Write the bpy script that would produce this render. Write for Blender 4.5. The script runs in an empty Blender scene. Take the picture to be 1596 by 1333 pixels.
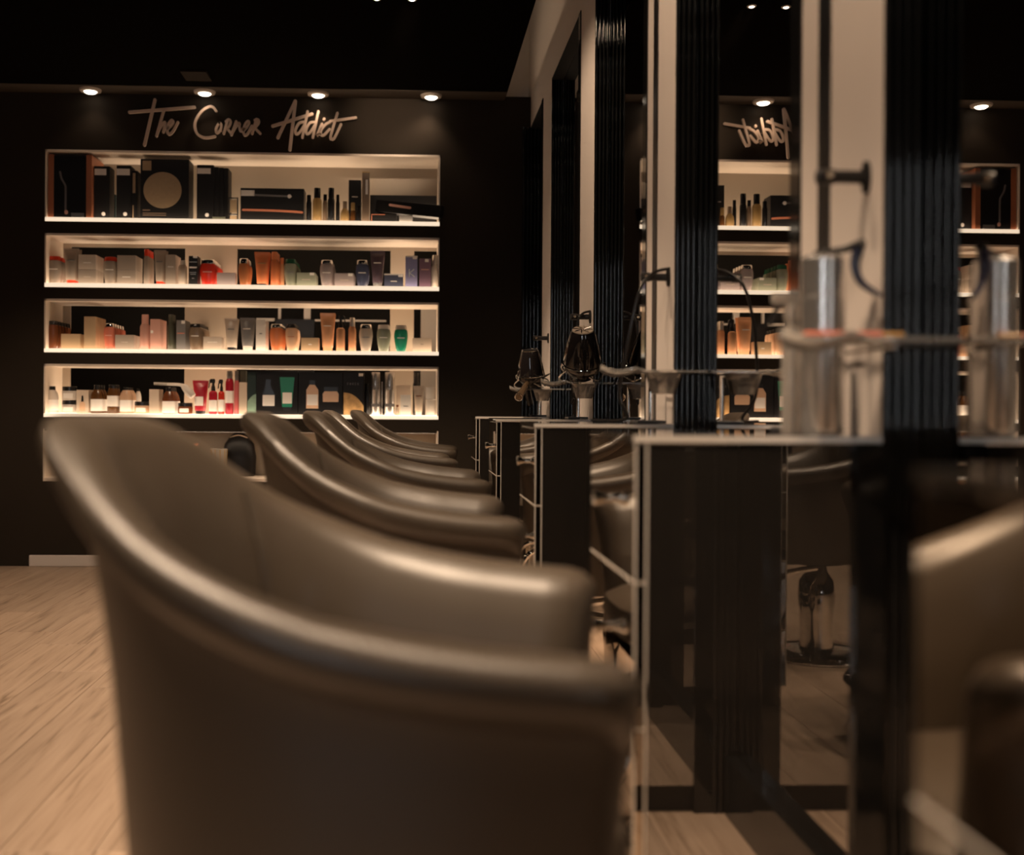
import bpy, bmesh, math, random
from mathutils import Vector, Matrix
random.seed(4)
S = bpy.context.scene
COL = S.collection
PI = math.pi

# ------------------------------------------------------------------ camera
IW, IH = 1596, 1333
F = 1695.0                       # focal length in pixels
PPX, PPY = 698.0, 637.4          # principal point (the photograph is an off-centre crop)
YAW, ROLL = 0.0354, 0.0068
CAM = Vector((0, 0, 0.89))
fwd = Vector((math.sin(YAW), math.cos(YAW), 0))
rt0 = Vector((math.cos(YAW), -math.sin(YAW), 0))
RT = rt0 * math.cos(ROLL) + Vector((0, 0, 1)) * math.sin(ROLL)
UP = Vector((0, 0, 1)) * math.cos(ROLL) - rt0 * math.sin(ROLL)
cd = bpy.data.cameras.new('camera'); cam = bpy.data.objects.new('camera', cd); COL.objects.link(cam)
cd.sensor_width = 36.0; cd.sensor_fit = 'HORIZONTAL'; cd.lens = 36.0 * F / IW
cd.shift_x = (IW / 2 - PPX) / IW
cd.shift_y = (PPY - IH / 2) / IW
cd.clip_start = 0.02; cd.clip_end = 60
cd.dof.use_dof = True; cd.dof.focus_distance = 4.4; cd.dof.aperture_fstop = 2.1
M = Matrix.Identity(4)
for i in range(3):
    M[i][0] = RT[i]; M[i][1] = UP[i]; M[i][2] = -fwd[i]; M[i][3] = CAM[i]
cam.matrix_world = M
S.camera = cam


def at(px, py, Y):
    """world point on the plane y = Y seen at a pixel of the photograph"""
    d = fwd + RT * ((px - PPX) / F) - UP * ((py - PPY) / F)
    return CAM + d * (Y / d.y)


# ------------------------------------------------------------------ world and exposure
w = bpy.data.worlds.new('world'); S.world = w; w.use_nodes = True
w.node_tree.nodes['Background'].inputs[0].default_value = (1.0, 0.72, 0.48, 1)
w.node_tree.nodes['Background'].inputs[1].default_value = 0.004
S.view_settings.view_transform = 'Standard'; S.view_settings.look = 'None'
S.view_settings.gamma = 1.0; S.view_settings.use_curve_mapping = False
S.view_settings.exposure = 0.0
S.cycles.use_denoising = True
S.cycles.max_bounces = 10; S.cycles.glossy_bounces = 7; S.cycles.transmission_bounces = 8
S.cycles.sample_clamp_indirect = 4.0
S.cycles.caustics_reflective = False; S.cycles.caustics_refractive = False

WARM = (1.0, 0.73, 0.50)
# unseen ceiling lamps: (x, y, z, watts, cone degrees, aim x, aim y, aim z)
LAMPS = [(-1.5, 1.4, 125, 100, -1.5, 1.5, 0), (-1.5, 2.9, 115, 100, -1.5, 3.1, 0), (-1.5, 4.3, 135, 100, -1.5, 4.9, 0),
         (-1.7, -0.9, 90, 100, -1.5, -0.9, 0),
         (-0.40, 0.75, 195, 60, -0.05, 1.0, 0.7), (-0.40, 1.9, 140, 64, 0.0, 2.0, 0.7), (-0.40, 3.05, 140, 64, 0.0, 3.1, 0.7),
         (-0.40, 4.25, 135, 66, 0.0, 4.9, 0.7), (0.05, 0.95, 90, 64, 0.15, 1.05, 0.7), (-0.1, 1.25, 62, 84, 0.66, 1.65, 1.4), (-0.1, 2.45, 46, 84, 0.66, 2.9, 1.2), (-0.1, 3.65, 46, 84, 0.66, 4.4, 1.2)]  # pier lamps and the extra near-chair lamp are added to brighten those parts

# ------------------------------------------------------------------ layout (metres)
D = 6.12                          # front of the black shelving wall
ZC = 2.634                        # dark ceiling
XP = 0.674                        # face of the pale piers
XM = 0.730                        # mirror plane, recessed between the piers
PITCH, Y0, PW = 1.225, 1.53, 0.37
PIERS = [Y0 + PITCH * k for k in range(-2, 4)]   # near faces
XC = 0.320                        # cabinet fronts
ZT = 0.855                        # cabinet tops


# ------------------------------------------------------------------ materials
MATS = {}


def mat(name, col, rough=0.5, metal=0.0, trans=0.0, emit=None, estr=0.0, coat=0.0, ior=1.45, noise=0.0, nscale=8.0, bump=0.0, bscale=60.0, spec=0.5):
    if name in MATS:
        return MATS[name]
    m = bpy.data.materials.new(name); m.use_nodes = True
    nt = m.node_tree; b = nt.nodes['Principled BSDF']
    c = (col[0], col[1], col[2], 1)
    b.inputs['Base Color'].default_value = c
    b.inputs['Roughness'].default_value = rough
    b.inputs['Metallic'].default_value = metal
    b.inputs['Transmission Weight'].default_value = trans
    b.inputs['IOR'].default_value = ior
    b.inputs['Coat Weight'].default_value = coat
    b.inputs['Specular IOR Level'].default_value = spec
    if emit:
        b.inputs['Emission Color'].default_value = (*emit, 1); b.inputs['Emission Strength'].default_value = estr
    if noise or bump:
        tc = nt.nodes.new('ShaderNodeTexCoord')
        if noise:
            n = nt.nodes.new('ShaderNodeTexNoise'); n.inputs['Scale'].default_value = nscale; n.inputs['Detail'].default_value = 5
            nt.links.new(tc.outputs['Object'], n.inputs['Vector'])
            mx = nt.nodes.new('ShaderNodeMix'); mx.data_type = 'RGBA'
            lo = [v * (1 - noise) for v in col]; hi = [min(1, v * (1 + noise)) for v in col]
            mx.inputs[6].default_value = (*lo, 1); mx.inputs[7].default_value = (*hi, 1)
            nt.links.new(n.outputs['Fac'], mx.inputs[0]); nt.links.new(mx.outputs[2], b.inputs['Base Color'])
        if bump:
            n2 = nt.nodes.new('ShaderNodeTexNoise'); n2.inputs['Scale'].default_value = bscale; n2.inputs['Detail'].default_value = 4
            nt.links.new(tc.outputs['Object'], n2.inputs['Vector'])
            bp = nt.nodes.new('ShaderNodeBump'); bp.inputs['Strength'].default_value = bump; bp.inputs['Distance'].default_value = 0.002
            nt.links.new(n2.outputs['Fac'], bp.inputs['Height']); nt.links.new(bp.outputs['Normal'], b.inputs['Normal'])
    MATS[name] = m
    return m


def oak(name):
    m = bpy.data.materials.new(name); m.use_nodes = True
    nt = m.node_tree; N = nt.nodes; L = nt.links; b = N['Principled BSDF']
    tc = N.new('ShaderNodeTexCoord'); oi = N.new('ShaderNodeObjectInfo')
    cmb = N.new('ShaderNodeCombineXYZ')
    mu = N.new('ShaderNodeMath'); mu.operation = 'MULTIPLY'; mu.inputs[1].default_value = 37.0
    L.new(oi.outputs['Random'], mu.inputs[0]); L.new(mu.outputs[0], cmb.inputs[0]); L.new(mu.outputs[0], cmb.inputs[1])
    ad = N.new('ShaderNodeVectorMath'); ad.operation = 'ADD'
    L.new(tc.outputs['Object'], ad.inputs[0]); L.new(cmb.outputs[0], ad.inputs[1])
    mp = N.new('ShaderNodeMapping'); mp.inputs['Scale'].default_value = (20, 1.1, 1)
    L.new(ad.outputs[0], mp.inputs[0])
    n1 = N.new('ShaderNodeTexNoise'); n1.inputs['Scale'].default_value = 1.6; n1.inputs['Detail'].default_value = 7; n1.inputs['Distortion'].default_value = 1.2
    L.new(mp.outputs[0], n1.inputs['Vector'])
    mp2 = N.new('ShaderNodeMapping'); mp2.inputs['Scale'].default_value = (120, 3.5, 1); L.new(ad.outputs[0], mp2.inputs[0])
    n2 = N.new('ShaderNodeTexNoise'); n2.inputs['Scale'].default_value = 1.5; n2.inputs['Detail'].default_value = 3
    L.new(mp2.outputs[0], n2.inputs['Vector'])
    cr = N.new('ShaderNodeValToRGB')
    e = cr.color_ramp.elements
    e[0].position = 0.30; e[0].color = (0.15, 0.098, 0.060, 1)
    e[1].position = 0.72; e[1].color = (0.45, 0.335, 0.25, 1)
    x = e.new(0.46); x.color = (0.365, 0.262, 0.188, 1)
    ml = N.new('ShaderNodeMix'); ml.data_type = 'FLOAT'; ml.inputs[0].default_value = 0.28
    L.new(n1.outputs['Fac'], ml.inputs[2]); L.new(n2.outputs['Fac'], ml.inputs[3]); L.new(ml.outputs[0], cr.inputs[0])
    hs = N.new('ShaderNodeHueSaturation')
    mr = N.new('ShaderNodeMapRange'); mr.inputs[3].default_value = 0.86; mr.inputs[4].default_value = 1.1
    L.new(oi.outputs['Random'], mr.inputs[0]); L.new(mr.outputs[0], hs.inputs['Value']); L.new(cr.outputs[0], hs.inputs['Color'])
    L.new(hs.outputs[0], b.inputs['Base Color'])
    b.inputs['Roughness'].default_value = 0.48
    bp = N.new('ShaderNodeBump'); bp.inputs['Strength'].default_value = 0.12; bp.inputs['Distance'].default_value = 0.001
    L.new(n2.outputs['Fac'], bp.inputs['Height']); L.new(bp.outputs[0], b.inputs['Normal'])
    MATS[name] = m
    return m


BLACKW = mat('matt_black_wall_paint', (0.028, 0.0212, 0.0155), 0.7, noise=0.15, nscale=3, bump=0.05, spec=0.12)
CEILB = mat('black_ceiling_paint', (0.004, 0.0034, 0.003), 0.9, noise=0.1, spec=0.0)
SOFF = mat('spotlit_soffit_paint', (0.05, 0.036, 0.025), 0.7, noise=0.1)  # brown puts the downlights' bounce into the soffit colour
PALE = mat('warm_white_wall_paint', (0.66, 0.585, 0.53), 0.6, noise=0.05, nscale=2, bump=0.04)
NICHE = mat('cream_niche_board', (0.74, 0.64, 0.54), 0.42, noise=0.05, nscale=4)
BACKP = mat('shaded_back_board', (0.33, 0.27, 0.21), 0.5, noise=0.05, nscale=4)  # board colour darkened to stand in for shade at the recess backs
LIT = mat('glowing_opal_acrylic', (0.9, 0.85, 0.78), 0.3, emit=(1.0, 0.75, 0.52), estr=5.0)
LITE = mat('lit_acrylic_edge', (0.9, 0.85, 0.78), 0.3, emit=(1.0, 0.80, 0.58), estr=0.9)
MIRROR = mat('mirror_silver', (0.86, 0.84, 0.82), 0.0, 1.0)
SMOKE = mat('smoked_grey_glass', (0.022, 0.019, 0.0165), 0.015, 0.0, ior=4.6, noise=0.04)
FRONTM = mat('grey_mirror_glass', (0.60, 0.54, 0.47), 0.015, 1.0)
REED = mat('gloss_black_lacquer', (0.008, 0.008, 0.008), 0.07, spec=0.6)
CHROME = mat('polished_chrome', (0.82, 0.80, 0.77), 0.07, 1.0)
BEVEL = mat('bevelled_glass_edge', (0.85, 0.78, 0.70), 0.25, 0.3)
LEATHER = mat('dark_taupe_leather', (0.050, 0.0375, 0.026), 0.39, noise=0.12, nscale=5, bump=0.10, bscale=260, spec=0.8)
BLKPL = mat('black_plastic', (0.012, 0.011, 0.011), 0.3, spec=0.4)
BLKGL = mat('gloss_black_plastic', (0.010, 0.008, 0.008), 0.08, coat=0.5)
CARD = mat('black_card', (0.009, 0.008, 0.008), 0.42, spec=0.25)
ACRYL = mat('clear_acrylic', (0.92, 0.88, 0.82), 0.12, trans=0.78, ior=1.4)
SIGN = mat('rose_beige_sign_acrylic', (0.72, 0.55, 0.44), 0.45, noise=0.04)
WHITE = mat('white_print', (0.80, 0.75, 0.70), 0.5)
COPPER = mat('copper_foil', (0.55, 0.20, 0.10), 0.35, 0.5)
TAN = mat('tan_print', (0.40, 0.285, 0.17), 0.5, noise=0.15, nscale=60)
OAK = oak('pale_oak_laminate')

PC = {  # product colours
    'taupe': (0.32, 0.26, 0.21), 'taupel': (0.46, 0.38, 0.31), 'red': (0.55, 0.035, 0.018), 'redc': (0.62, 0.05, 0.02), 'coral': (0.62, 0.19, 0.12),
    'amber': (0.36, 0.13, 0.05), 'orange': (0.60, 0.19, 0.075), 'peach': (0.66, 0.34, 0.18), 'brown': (0.16, 0.05, 0.018), 'green': (0.02, 0.10, 0.055),
    'sage': (0.26, 0.27, 0.20), 'mauve': (0.33, 0.27, 0.26), 'navy': (0.045, 0.05, 0.085), 'plum': (0.09, 0.06, 0.075), 'lilac': (0.22, 0.21, 0.36),
    'plumb': (0.16, 0.09, 0.13), 'tan': (0.42, 0.29, 0.17), 'pink': (0.60, 0.32, 0.25), 'olive': (0.06, 0.06, 0.04), 'grey': (0.16, 0.15, 0.145),
    'white': (0.68, 0.63, 0.57), 'emerald': (0.012, 0.19, 0.11), 'black': (0.014, 0.013, 0.013), 'beige': (0.58, 0.47, 0.37), 'crimson': (0.36, 0.014, 0.03),
    'clear': (0.60, 0.54, 0.48), 'gold': (0.34, 0.22, 0.09), 'silver': (0.62, 0.58, 0.54), 'teal': (0.02, 0.035, 0.035), 'amberg': (0.12, 0.05, 0.015),
    'peachd': (0.62, 0.40, 0.26), 'bronze': (0.20, 0.14, 0.095), 'pinkr': (0.62, 0.16, 0.16)}


def pm(c, rough=0.34):
    if c == 'chrome':
        return CHROME
    if c == 'silver':
        return mat('brushed_silver', PC['silver'], 0.28, 0.8)
    return mat('plastic_' + c, PC[c], rough, noise=0.05, nscale=20)


def bm_(c):
    if c in ('black', 'silver', 'chrome', 'olive', 'navy'):
        return pm(c, 0.22)
    col = tuple(min(1.0, v * 1.25) for v in PC[c])
    return mat('translucent_' + c, col, 0.2, trans=0.38, ior=1.35, noise=0.04, nscale=20)


def cm(c):
    return mat('carton_' + c, PC[c], 0.5, noise=0.06, nscale=14, spec=0.25 if c in ('black', 'teal') else 0.5)


# ------------------------------------------------------------------ geometry helpers
def new():
    return bmesh.new()


def box(bm, x0, x1, y0, y1, z0, z1, bev=0.0, mtx=None):
    vs = [bm.verts.new((x, y, z)) for z in (z0, z1) for y in (y0, y1) for x in (x0, x1)]
    fs = [(0, 2, 3, 1), (4, 5, 7, 6), (0, 1, 5, 4), (2, 6, 7, 3), (0, 4, 6, 2), (1, 3, 7, 5)]
    faces = [bm.faces.new([vs[i] for i in f]) for f in fs]
    if mtx:
        for v in vs:
            v.co = mtx @ v.co
    if bev:
        es = list({e for f in faces for e in f.edges})
        bmesh.ops.bevel(bm, geom=es, offset=bev, segments=1, affect='EDGES', profile=0.5)


def loft(bm, secs, seg=18, p=2.0, cx=0, cy=0, mtx=None, cap=True, arc=None):
    """stack of super-ellipse sections (z, rx, ry[, cx, cy])"""
    rings = []
    for s in secs:
        z, rx, ry = s[:3]
        ox = cx + (s[3] if len(s) > 3 else 0); oy = cy + (s[4] if len(s) > 4 else 0)
        r = []
        for i in range(seg):
            t = 2 * PI * i / seg
            c, n = math.cos(t), math.sin(t)
            co = Vector((ox + rx * math.copysign(abs(c) ** (2 / p), c), oy + ry * math.copysign(abs(n) ** (2 / p), n), z))
            r.append(bm.verts.new(mtx @ co if mtx else co))
        rings.append(r)
    for a, b in zip(rings, rings[1:]):
        for i in range(seg):
            j = (i + 1) % seg
            bm.faces.new((a[i], a[j], b[j], b[i]))
    if cap:
        bm.faces.new(list(reversed(rings[0]))); bm.faces.new(rings[-1])


def tube(bm, pts, r, seg=8, closed=False):
    pts = [Vector(p) for p in pts]; n = len(pts)
    rr = r if isinstance(r, (list, tuple)) else [r] * n
    rings = []; prev = None
    for i, p in enumerate(pts):
        t = (pts[min(i + 1, n - 1)] - pts[max(i - 1, 0)])
        if closed:
            t = pts[(i + 1) % n] - pts[i - 1]
        t.normalize()
        if prev is None:
            a = t.orthogonal().normalized()
        else:
            a = (prev - t * prev.dot(t)).normalized()
        prev = a; b = t.cross(a)
        rings.append([bm.verts.new(p + (a * math.cos(2 * PI * k / seg) + b * math.sin(2 * PI * k / seg)) * rr[i]) for k in range(seg)])
    pairs = list(zip(rings, rings[1:])) + ([(rings[-1], rings[0])] if closed else [])
    for a, b in pairs:
        for k in range(seg):
            bm.faces.new((a[k], a[(k + 1) % seg], b[(k + 1) % seg], b[k]))
    if not closed:
        bm.faces.new(list(reversed(rings[0]))); bm.faces.new(rings[-1])


def spline(pts, sub=8):
    pts = [Vector(p) for p in pts]; out = []
    for i in range(len(pts) - 1):
        p0 = pts[max(i - 1, 0)]; p1 = pts[i]; p2 = pts[i + 1]; p3 = pts[min(i + 2, len(pts) - 1)]
        for k in range(sub):
            t = k / sub
            out.append(0.5 * ((2 * p1) + (p2 - p0) * t + (2 * p0 - 5 * p1 + 4 * p2 - p3) * t * t + (3 * p1 - p0 - 3 * p2 + p3) * t ** 3))
    out.append(pts[-1])
    return out


def disc(bm, cx, cz, y, rx, rz, th=0.002, seg=32):
    """flat disc facing -y"""
    f = [bm.verts.new((cx + rx * math.cos(2 * PI * i / seg), y - th, cz + rz * math.sin(2 * PI * i / seg))) for i in range(seg)]
    b = [bm.verts.new((v.co.x, y, v.co.z)) for v in f]
    bm.faces.new(f)
    for i in range(seg):
        j = (i + 1) % seg
        bm.faces.new((f[i], b[i], b[j], f[j]))


def poly(bm, pts, y, th=0.002):
    """flat outline (x, z) facing -y"""
    f = [bm.verts.new((x, y - th, z)) for x, z in pts]; b = [bm.verts.new((x, y, z)) for x, z in pts]
    n = len(f); bm.faces.new(f)
    for i in range(n):
        bm.faces.new((f[i], b[i], b[(i + 1) % n], f[(i + 1) % n]))


def obj(name, bm, m, parent=None, smooth=True, loc=None):
    me = bpy.data.meshes.new(name)
    bmesh.ops.recalc_face_normals(bm, faces=bm.faces)
    bm.to_mesh(me); bm.free()
    me.materials.append(m)
    if smooth:
        me.polygons.foreach_set('use_smooth', [True] * len(me.polygons))
        try:
            me.set_sharp_from_angle(angle=math.radians(38))
        except Exception:
            pass
    o = bpy.data.objects.new(name, me); COL.objects.link(o)
    if parent:
        o.parent = parent
    if loc is not None:
        o.location = loc
    return o


def tag(o, label, cat, group=None):
    o['label'] = label; o['category'] = cat
    if group:
        o['group'] = group
    return o


def thing(name, label, cat, loc=(0, 0, 0), rz=0.0, group=None):
    o = bpy.data.objects.new(name, None); COL.objects.link(o)
    o.empty_display_size = 0.05
    o.location = loc; o.rotation_euler = (0, 0, rz)
    return tag(o, label, cat, group)


def struct(name, bm, m, smooth=False):
    o = obj(name, bm, m, None, smooth); o['kind'] = 'structure'
    return o


def dup(o, parent=None):
    c = o.copy(); COL.objects.link(c)
    if parent:
        c.parent = parent
    for ch in [x for x in bpy.data.objects if x.parent == o]:
        dup(ch, c)
    return c


# ------------------------------------------------------------------ setting
# floor of single oak planks running along the room
bm = new(); box(bm, -4.0, 0.80, -4.0, 6.6, -0.05, -0.012)
floor = struct('floor', bm, mat('dark_underlay', (0.05, 0.04, 0.03), 0.9, noise=0.1))
PWID, PLEN = 0.192, 1.28
bm = new(); box(bm, -PWID / 2 + 0.0006, PWID / 2 - 0.0006, -PLEN / 2 + 0.0006, PLEN / 2 - 0.0006, -0.012, 0.0, 0.0008)
pl0 = obj('floor_plank', bm, OAK, floor, False)
first = True
ncol = 24
for i in range(ncol):
    x = 0.72 - PWID * (i + 0.5)
    off = random.choice([0, 0.43, 0.86, 0.21, 0.64])
    for j in range(9):
        y = -4.2 + off + PLEN * (j + 0.5)
        if y - PLEN / 2 > 6.2 or y + PLEN / 2 < -4.0:
            continue
        p = pl0 if first else pl0.copy()
        if not first:
            COL.objects.link(p)
        first = False
        p.location = (x, y, 0)

# black shelving wall with its recesses
XL = at(69.5, 400, D).x; XR = at(685, 400, D).x


def zrow(py, Y=D):
    return at(380, py, Y).z


ROWS = [(zrow(240.7), zrow(342.2), zrow(348.6)), (zrow(370.5), zrow(444.0), zrow(450.6)), (zrow(472.0), zrow(545.8), zrow(551.7)),
        (zrow(573.0), zrow(646.4), zrow(652.2)), (zrow(673.8), zrow(746.0), zrow(751.5))]
ND = 0.30                          # depth of the recesses
WX0, WX1 = -4.0, 0.735
bm = new()
box(bm, WX0, XL, D, D + 0.34, 0, ZC + 0.02); box(bm, XR, WX1, D, D + 0.34, 0, ZC + 0.02)
zprev = ZC + 0.02
for zt, zs, zb in ROWS:
    box(bm, XL, XR, D, D + 0.34, zt + (0.012 if zt > 1.0 or zb > 0.85 else 0.0), zprev); zprev = zb
box(bm, XL, XR, D, D + 0.34, 0, zprev)
wall_back = struct('wall_back', bm, BLACKW)
# openings behind recesses 2-4 onto the dark room
xo = lambda px: at(px, 500, D + ND).x
OPEN = [(xo(110), xo(288)), (xo(369), xo(608)), (xo(645), xo(681))]
for r, (zt, zs, zb) in enumerate(ROWS):
    bm = new(); box(bm, XL, XR, D - 0.001 if r < 4 else D + 0.12, D + ND, zt - (0.001 if r == 4 else 0), zt + 0.012); obj('recess_ceiling', bm, NICHE, wall_back, False)
    for xa, xb in ((XL, XL + 0.008), (XR - 0.008, XR)):
        bm = new(); box(bm, xa, xb, D - 0.001, D + ND, zb, zt + 0.012); obj('recess_side', bm, NICHE, wall_back, False)
    bm = new()
    if r in (0, 4):
        box(bm, XL, XR, D + ND, D + ND + 0.012, zb, zt + 0.012)
    else:
        xs = [XL] + [v for o in OPEN for v in o] + [XR]
        for i in range(0, len(xs), 2):
            box(bm, xs[i], xs[i + 1], D + ND, D + ND + 0.012, zb, zt + 0.012)
        if r == 1:
            box(bm, XL, XR, D + ND + 0.0005, D + ND + 0.0125, zrow(388, D + ND), zt + 0.012)
    obj('recess_back', bm, BACKP, wall_back, False)
    bm = new(); box(bm, XL + 0.001, XR - 0.001, D - 0.003, D + 0.006, zb, zs, 0.002); obj('shelf_edge', bm, LITE if r < 4 else NICHE, wall_back, False)
    bm = new(); box(bm, XL + 0.002, XR - 0.002, D + 0.0062, D + ND - 0.002, zb, zs, 0.0)
    o = obj('light_shelf', bm, LIT if r < 4 else NICHE, wall_back, False)
    o['label'] = 'glowing opal shelf board' if r < 4 else 'plain cream shelf board'
bm = new(); box(bm, XL + 0.02, XR - 0.02, D + 0.03, D + 0.09, ROWS[4][0] - 0.0009, ROWS[4][0] - 0.0001); obj('added_recess_glow', bm, LIT, wall_back, False)  # glowing strip added out of sight to light the lowest recess
# dark room behind
bm = new()
box(bm, WX0, 1.0, 7.6, 7.7, 0, 3.2)
struct('wall_back_room', bm, mat('back_room_paint', (0.02, 0.017, 0.014), 0.8, noise=0.1))
fr = thing('picture_frame', 'pale rail and frame in the dark room behind the third lit shelf', 'frame', (0, 7.0, 0))
RAILM = mat('pale_frame_paint', (0.62, 0.56, 0.50), 0.5, emit=(1, 0.8, 0.6), estr=0.0)
for (xa, xb, ya, yb) in ((400, 428, 496, 501), (434, 438, 476, 503), (474, 484, 476, 503), (434, 484, 498, 503), (491, 602, 498, 502), (473, 486, 511, 518)):
    a = at(xa, ya, 7.0); b = at(xb, yb, 7.0)
    bm = new(); box(bm, a.x, b.x, -0.01, 0.01, b.z, a.z); obj('frame_rail', bm, RAILM, fr, False)
bm = new(); box(bm, at(430, 490, 7.0).x, at(490, 490, 7.0).x, -0.02, 0.02, 0, at(430, 498, 7.0).z); obj('stand', bm, BLKPL, fr, False)
bm = new(); a = at(656, 478, 6.9); b = at(683, 514, 6.9)
bm2 = new(); box(bm2, a.x, b.x, -0.02, 0.02, 0, a.z)
tag(obj('wall_panel', bm2, NICHE, None, False, (0, 6.9, 0)), 'beige panel seen through the opening beside the emerald bottle', 'panel'); bm.free()

# beige plinth at the foot of the black wall
bm = new(); a = at(45, 867, D - 0.015); box(bm, a.x, 0.30, D - 0.015, D, 0, 0.062, 0.003)
struct('baseboard_back', bm, PALE)

# ceiling
bm = new(); box(bm, -4.0, 0.527, -4.0, D - 0.16, ZC, ZC + 0.05); struct('ceiling', bm, CEILB)
bm = new(); box(bm, -4.0, 0.527, D - 0.16, D, ZC - 0.002, ZC + 0.05); struct('trim_1', bm, SOFF)
bm = new(); box(bm, -4.0, 1.0, -4.0, 7.7, 3.25, 3.30); struct('ceiling_upper', bm, CEILB)
bm = new(); box(bm, -4.0, 0.9, D + 0.12, D + 0.20, ZC + 0.02, 3.25); struct('wall_back_upper', bm, PALE)
bm = new(); box(bm, 0.30, 0.33, -3.8, D - 0.2, ZC + 0.052, ZC + 0.062)
tag(obj('added_cove_strip', bm, mat('added_cove_glow', (0.9, 0.8, 0.7), 0.4, emit=(1.0, 0.72, 0.48), estr=9.0), None, False), 'unseen warm glowing strip added in the gap above the mirrors', 'light')  # unseen glowing strip, added to brighten the wall above the mirrors
a = at(287, 121, 5.2)
bm = new(); box(bm, -0.067, 0.067, -0.08, 0.08, -0.012, 0.0)
tag(obj('ceiling_vent', bm, mat('dull_brown_vent', (0.018, 0.013, 0.009), 0.8, spec=0.1, noise=0.1), None, False, (-1.128, 5.74, ZC)), 'small brown vent plate in the black ceiling', 'vent')

# right wall: pale piers with mirror recesses between them
ZH = 2.48
bm = new()
box(bm, XM + 0.008, 0.85, -4.0, 7.7, 0, 3.25)
box(bm, XP, XM + 0.008, -4.0, D + 0.12, ZH, 3.25)
for y in PIERS:
    box(bm, XP, XM + 0.008, y, y + PW, 0, ZH)
wall_right = struct('wall_right', bm, PALE)
for y in PIERS[2:4]:
    bm = new(); box(bm, XP - 0.003, XP, y + 0.195, y + 0.243, 0.86, 3.2)
    obj('black_strip', bm, BLKPL, wall_right, False)
# left and rear walls close the room; the rear one has the shop window
bm = new(); box(bm, -4.1, -4.0, -4.0, 7.7, 0, 3.3); struct('wall_left', bm, mat('dark_wall_paint', (0.05, 0.042, 0.035), 0.7, noise=0.1))
bm = new()
box(bm, -4.0, -1.50, -4.1, -4.0, 0, 3.3); box(bm, -1.25, 0.85, -4.1, -4.0, 0, 3.3); box(bm, -1.50, -1.25, -4.1, -4.0, 0, 0.45); box(bm, -1.50, -1.25, -4.1, -4.0, 2.5, 3.3)
struct('wall_rear', bm, mat('dark_wall_paint', (0.05, 0.042, 0.035)))
bm = new(); box(bm, -1.50, -1.25, -4.09, -4.06, 0.45, 2.5)
win = struct('window_1', bm, mat('dusk_window', (0.1, 0.12, 0.15), 0.2, emit=(0.97, 0.985, 1.0), estr=15.0))
bm = new(); box(bm, -1.50, -1.25, -4.05, -3.99, 1.62, 1.66); obj('transom', bm, BLKPL, win, False)

ORD = ['first', 'second', 'third', 'fourth', 'fifth', 'sixth']


# ------------------------------------------------------------------ styling mirrors
def reeds(bm, x0, x1, y, sgn, z0, z1, n=4):
    """convex vertical reeds on a face at y looking along sgn * y"""
    pts = []
    wd = (x1 - x0) / n; r = wd / 2 * 0.96
    for k in range(n):
        cx = x0 + wd * (k + 0.5)
        for i in range(7):
            t = PI - PI * i / 6
            pts.append((cx + r * math.cos(t), y + sgn * (0.002 + r * 0.85 * math.sin(t))))
    full = [(x0, y)] + pts + [(x1, y)]
    lo = [bm.verts.new((a, b, z0)) for a, b in full]; hi = [bm.verts.new((a, b, z1)) for a, b in full]
    for i in range(len(full) - 1):
        bm.faces.new((lo[i], lo[i + 1], hi[i + 1], hi[i]))
    bm.faces.new(hi); bm.faces.new(list(reversed(lo)))


MIR = []
for k in range(len(PIERS)):
    ya = PIERS[k] + PW                                   # near end of the opening
    yb = PIERS[k + 1] if k + 1 < len(PIERS) else D - 0.012
    MIR.append((ya, yb))
nm = len(MIR)
for k, (ya, yb) in enumerate(MIR):
    od = ORD[nm - 1 - k]
    lab = 'tall mirror framed by black reeded jambs, %s from the black shelf wall' % od
    if k == nm - 1:
        lab = 'narrow mirror with black reeded pilaster tight against the black shelf wall'
    t = thing('wall_mirror', lab, 'mirror', (XM, (ya + yb) / 2, 0), 0, 'styling mirrors along the pale wall')
    c = (ya + yb) / 2; h = (yb - ya) / 2
    bm = new(); box(bm, 0.0, 0.007, -h, h, 0.02, ZH); obj('mirror_glass', bm, MIRROR, t, False)
    x0 = XP - XM if k < nm - 1 else 0.628 - XM
    bm = new(); reeds(bm, x0, -0.0005, h, -1, 0.0, ZH, 4 if k < nm - 1 else 5); obj('reeded_jamb', bm, REED, t)
    bm = new(); reeds(bm, XP - XM, -0.0005, -h, 1, 0.0, ZH); obj('reeded_jamb', bm, REED, t)
    bm = new(); box(bm, XP - XM - 0.001, -0.0005, -h, h, ZH - 0.006, ZH - 0.0002); obj('head_trim', bm, mat('dark_head_trim', (0.006, 0.006, 0.006), 0.5), t, False)
    bm = new(); box(bm, -0.030, -0.0005, -h + 0.012, h - 0.012, 0.0, 0.13, 0.002); obj('base_board', bm, REED, t, False)
    bm = new(); box(bm, XP - XM - 0.004, XP - XM, -h - 0.046, -h + 0.004, 0.0, ZH, 0.001); obj('front_lip', bm, REED, t, False)


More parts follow.
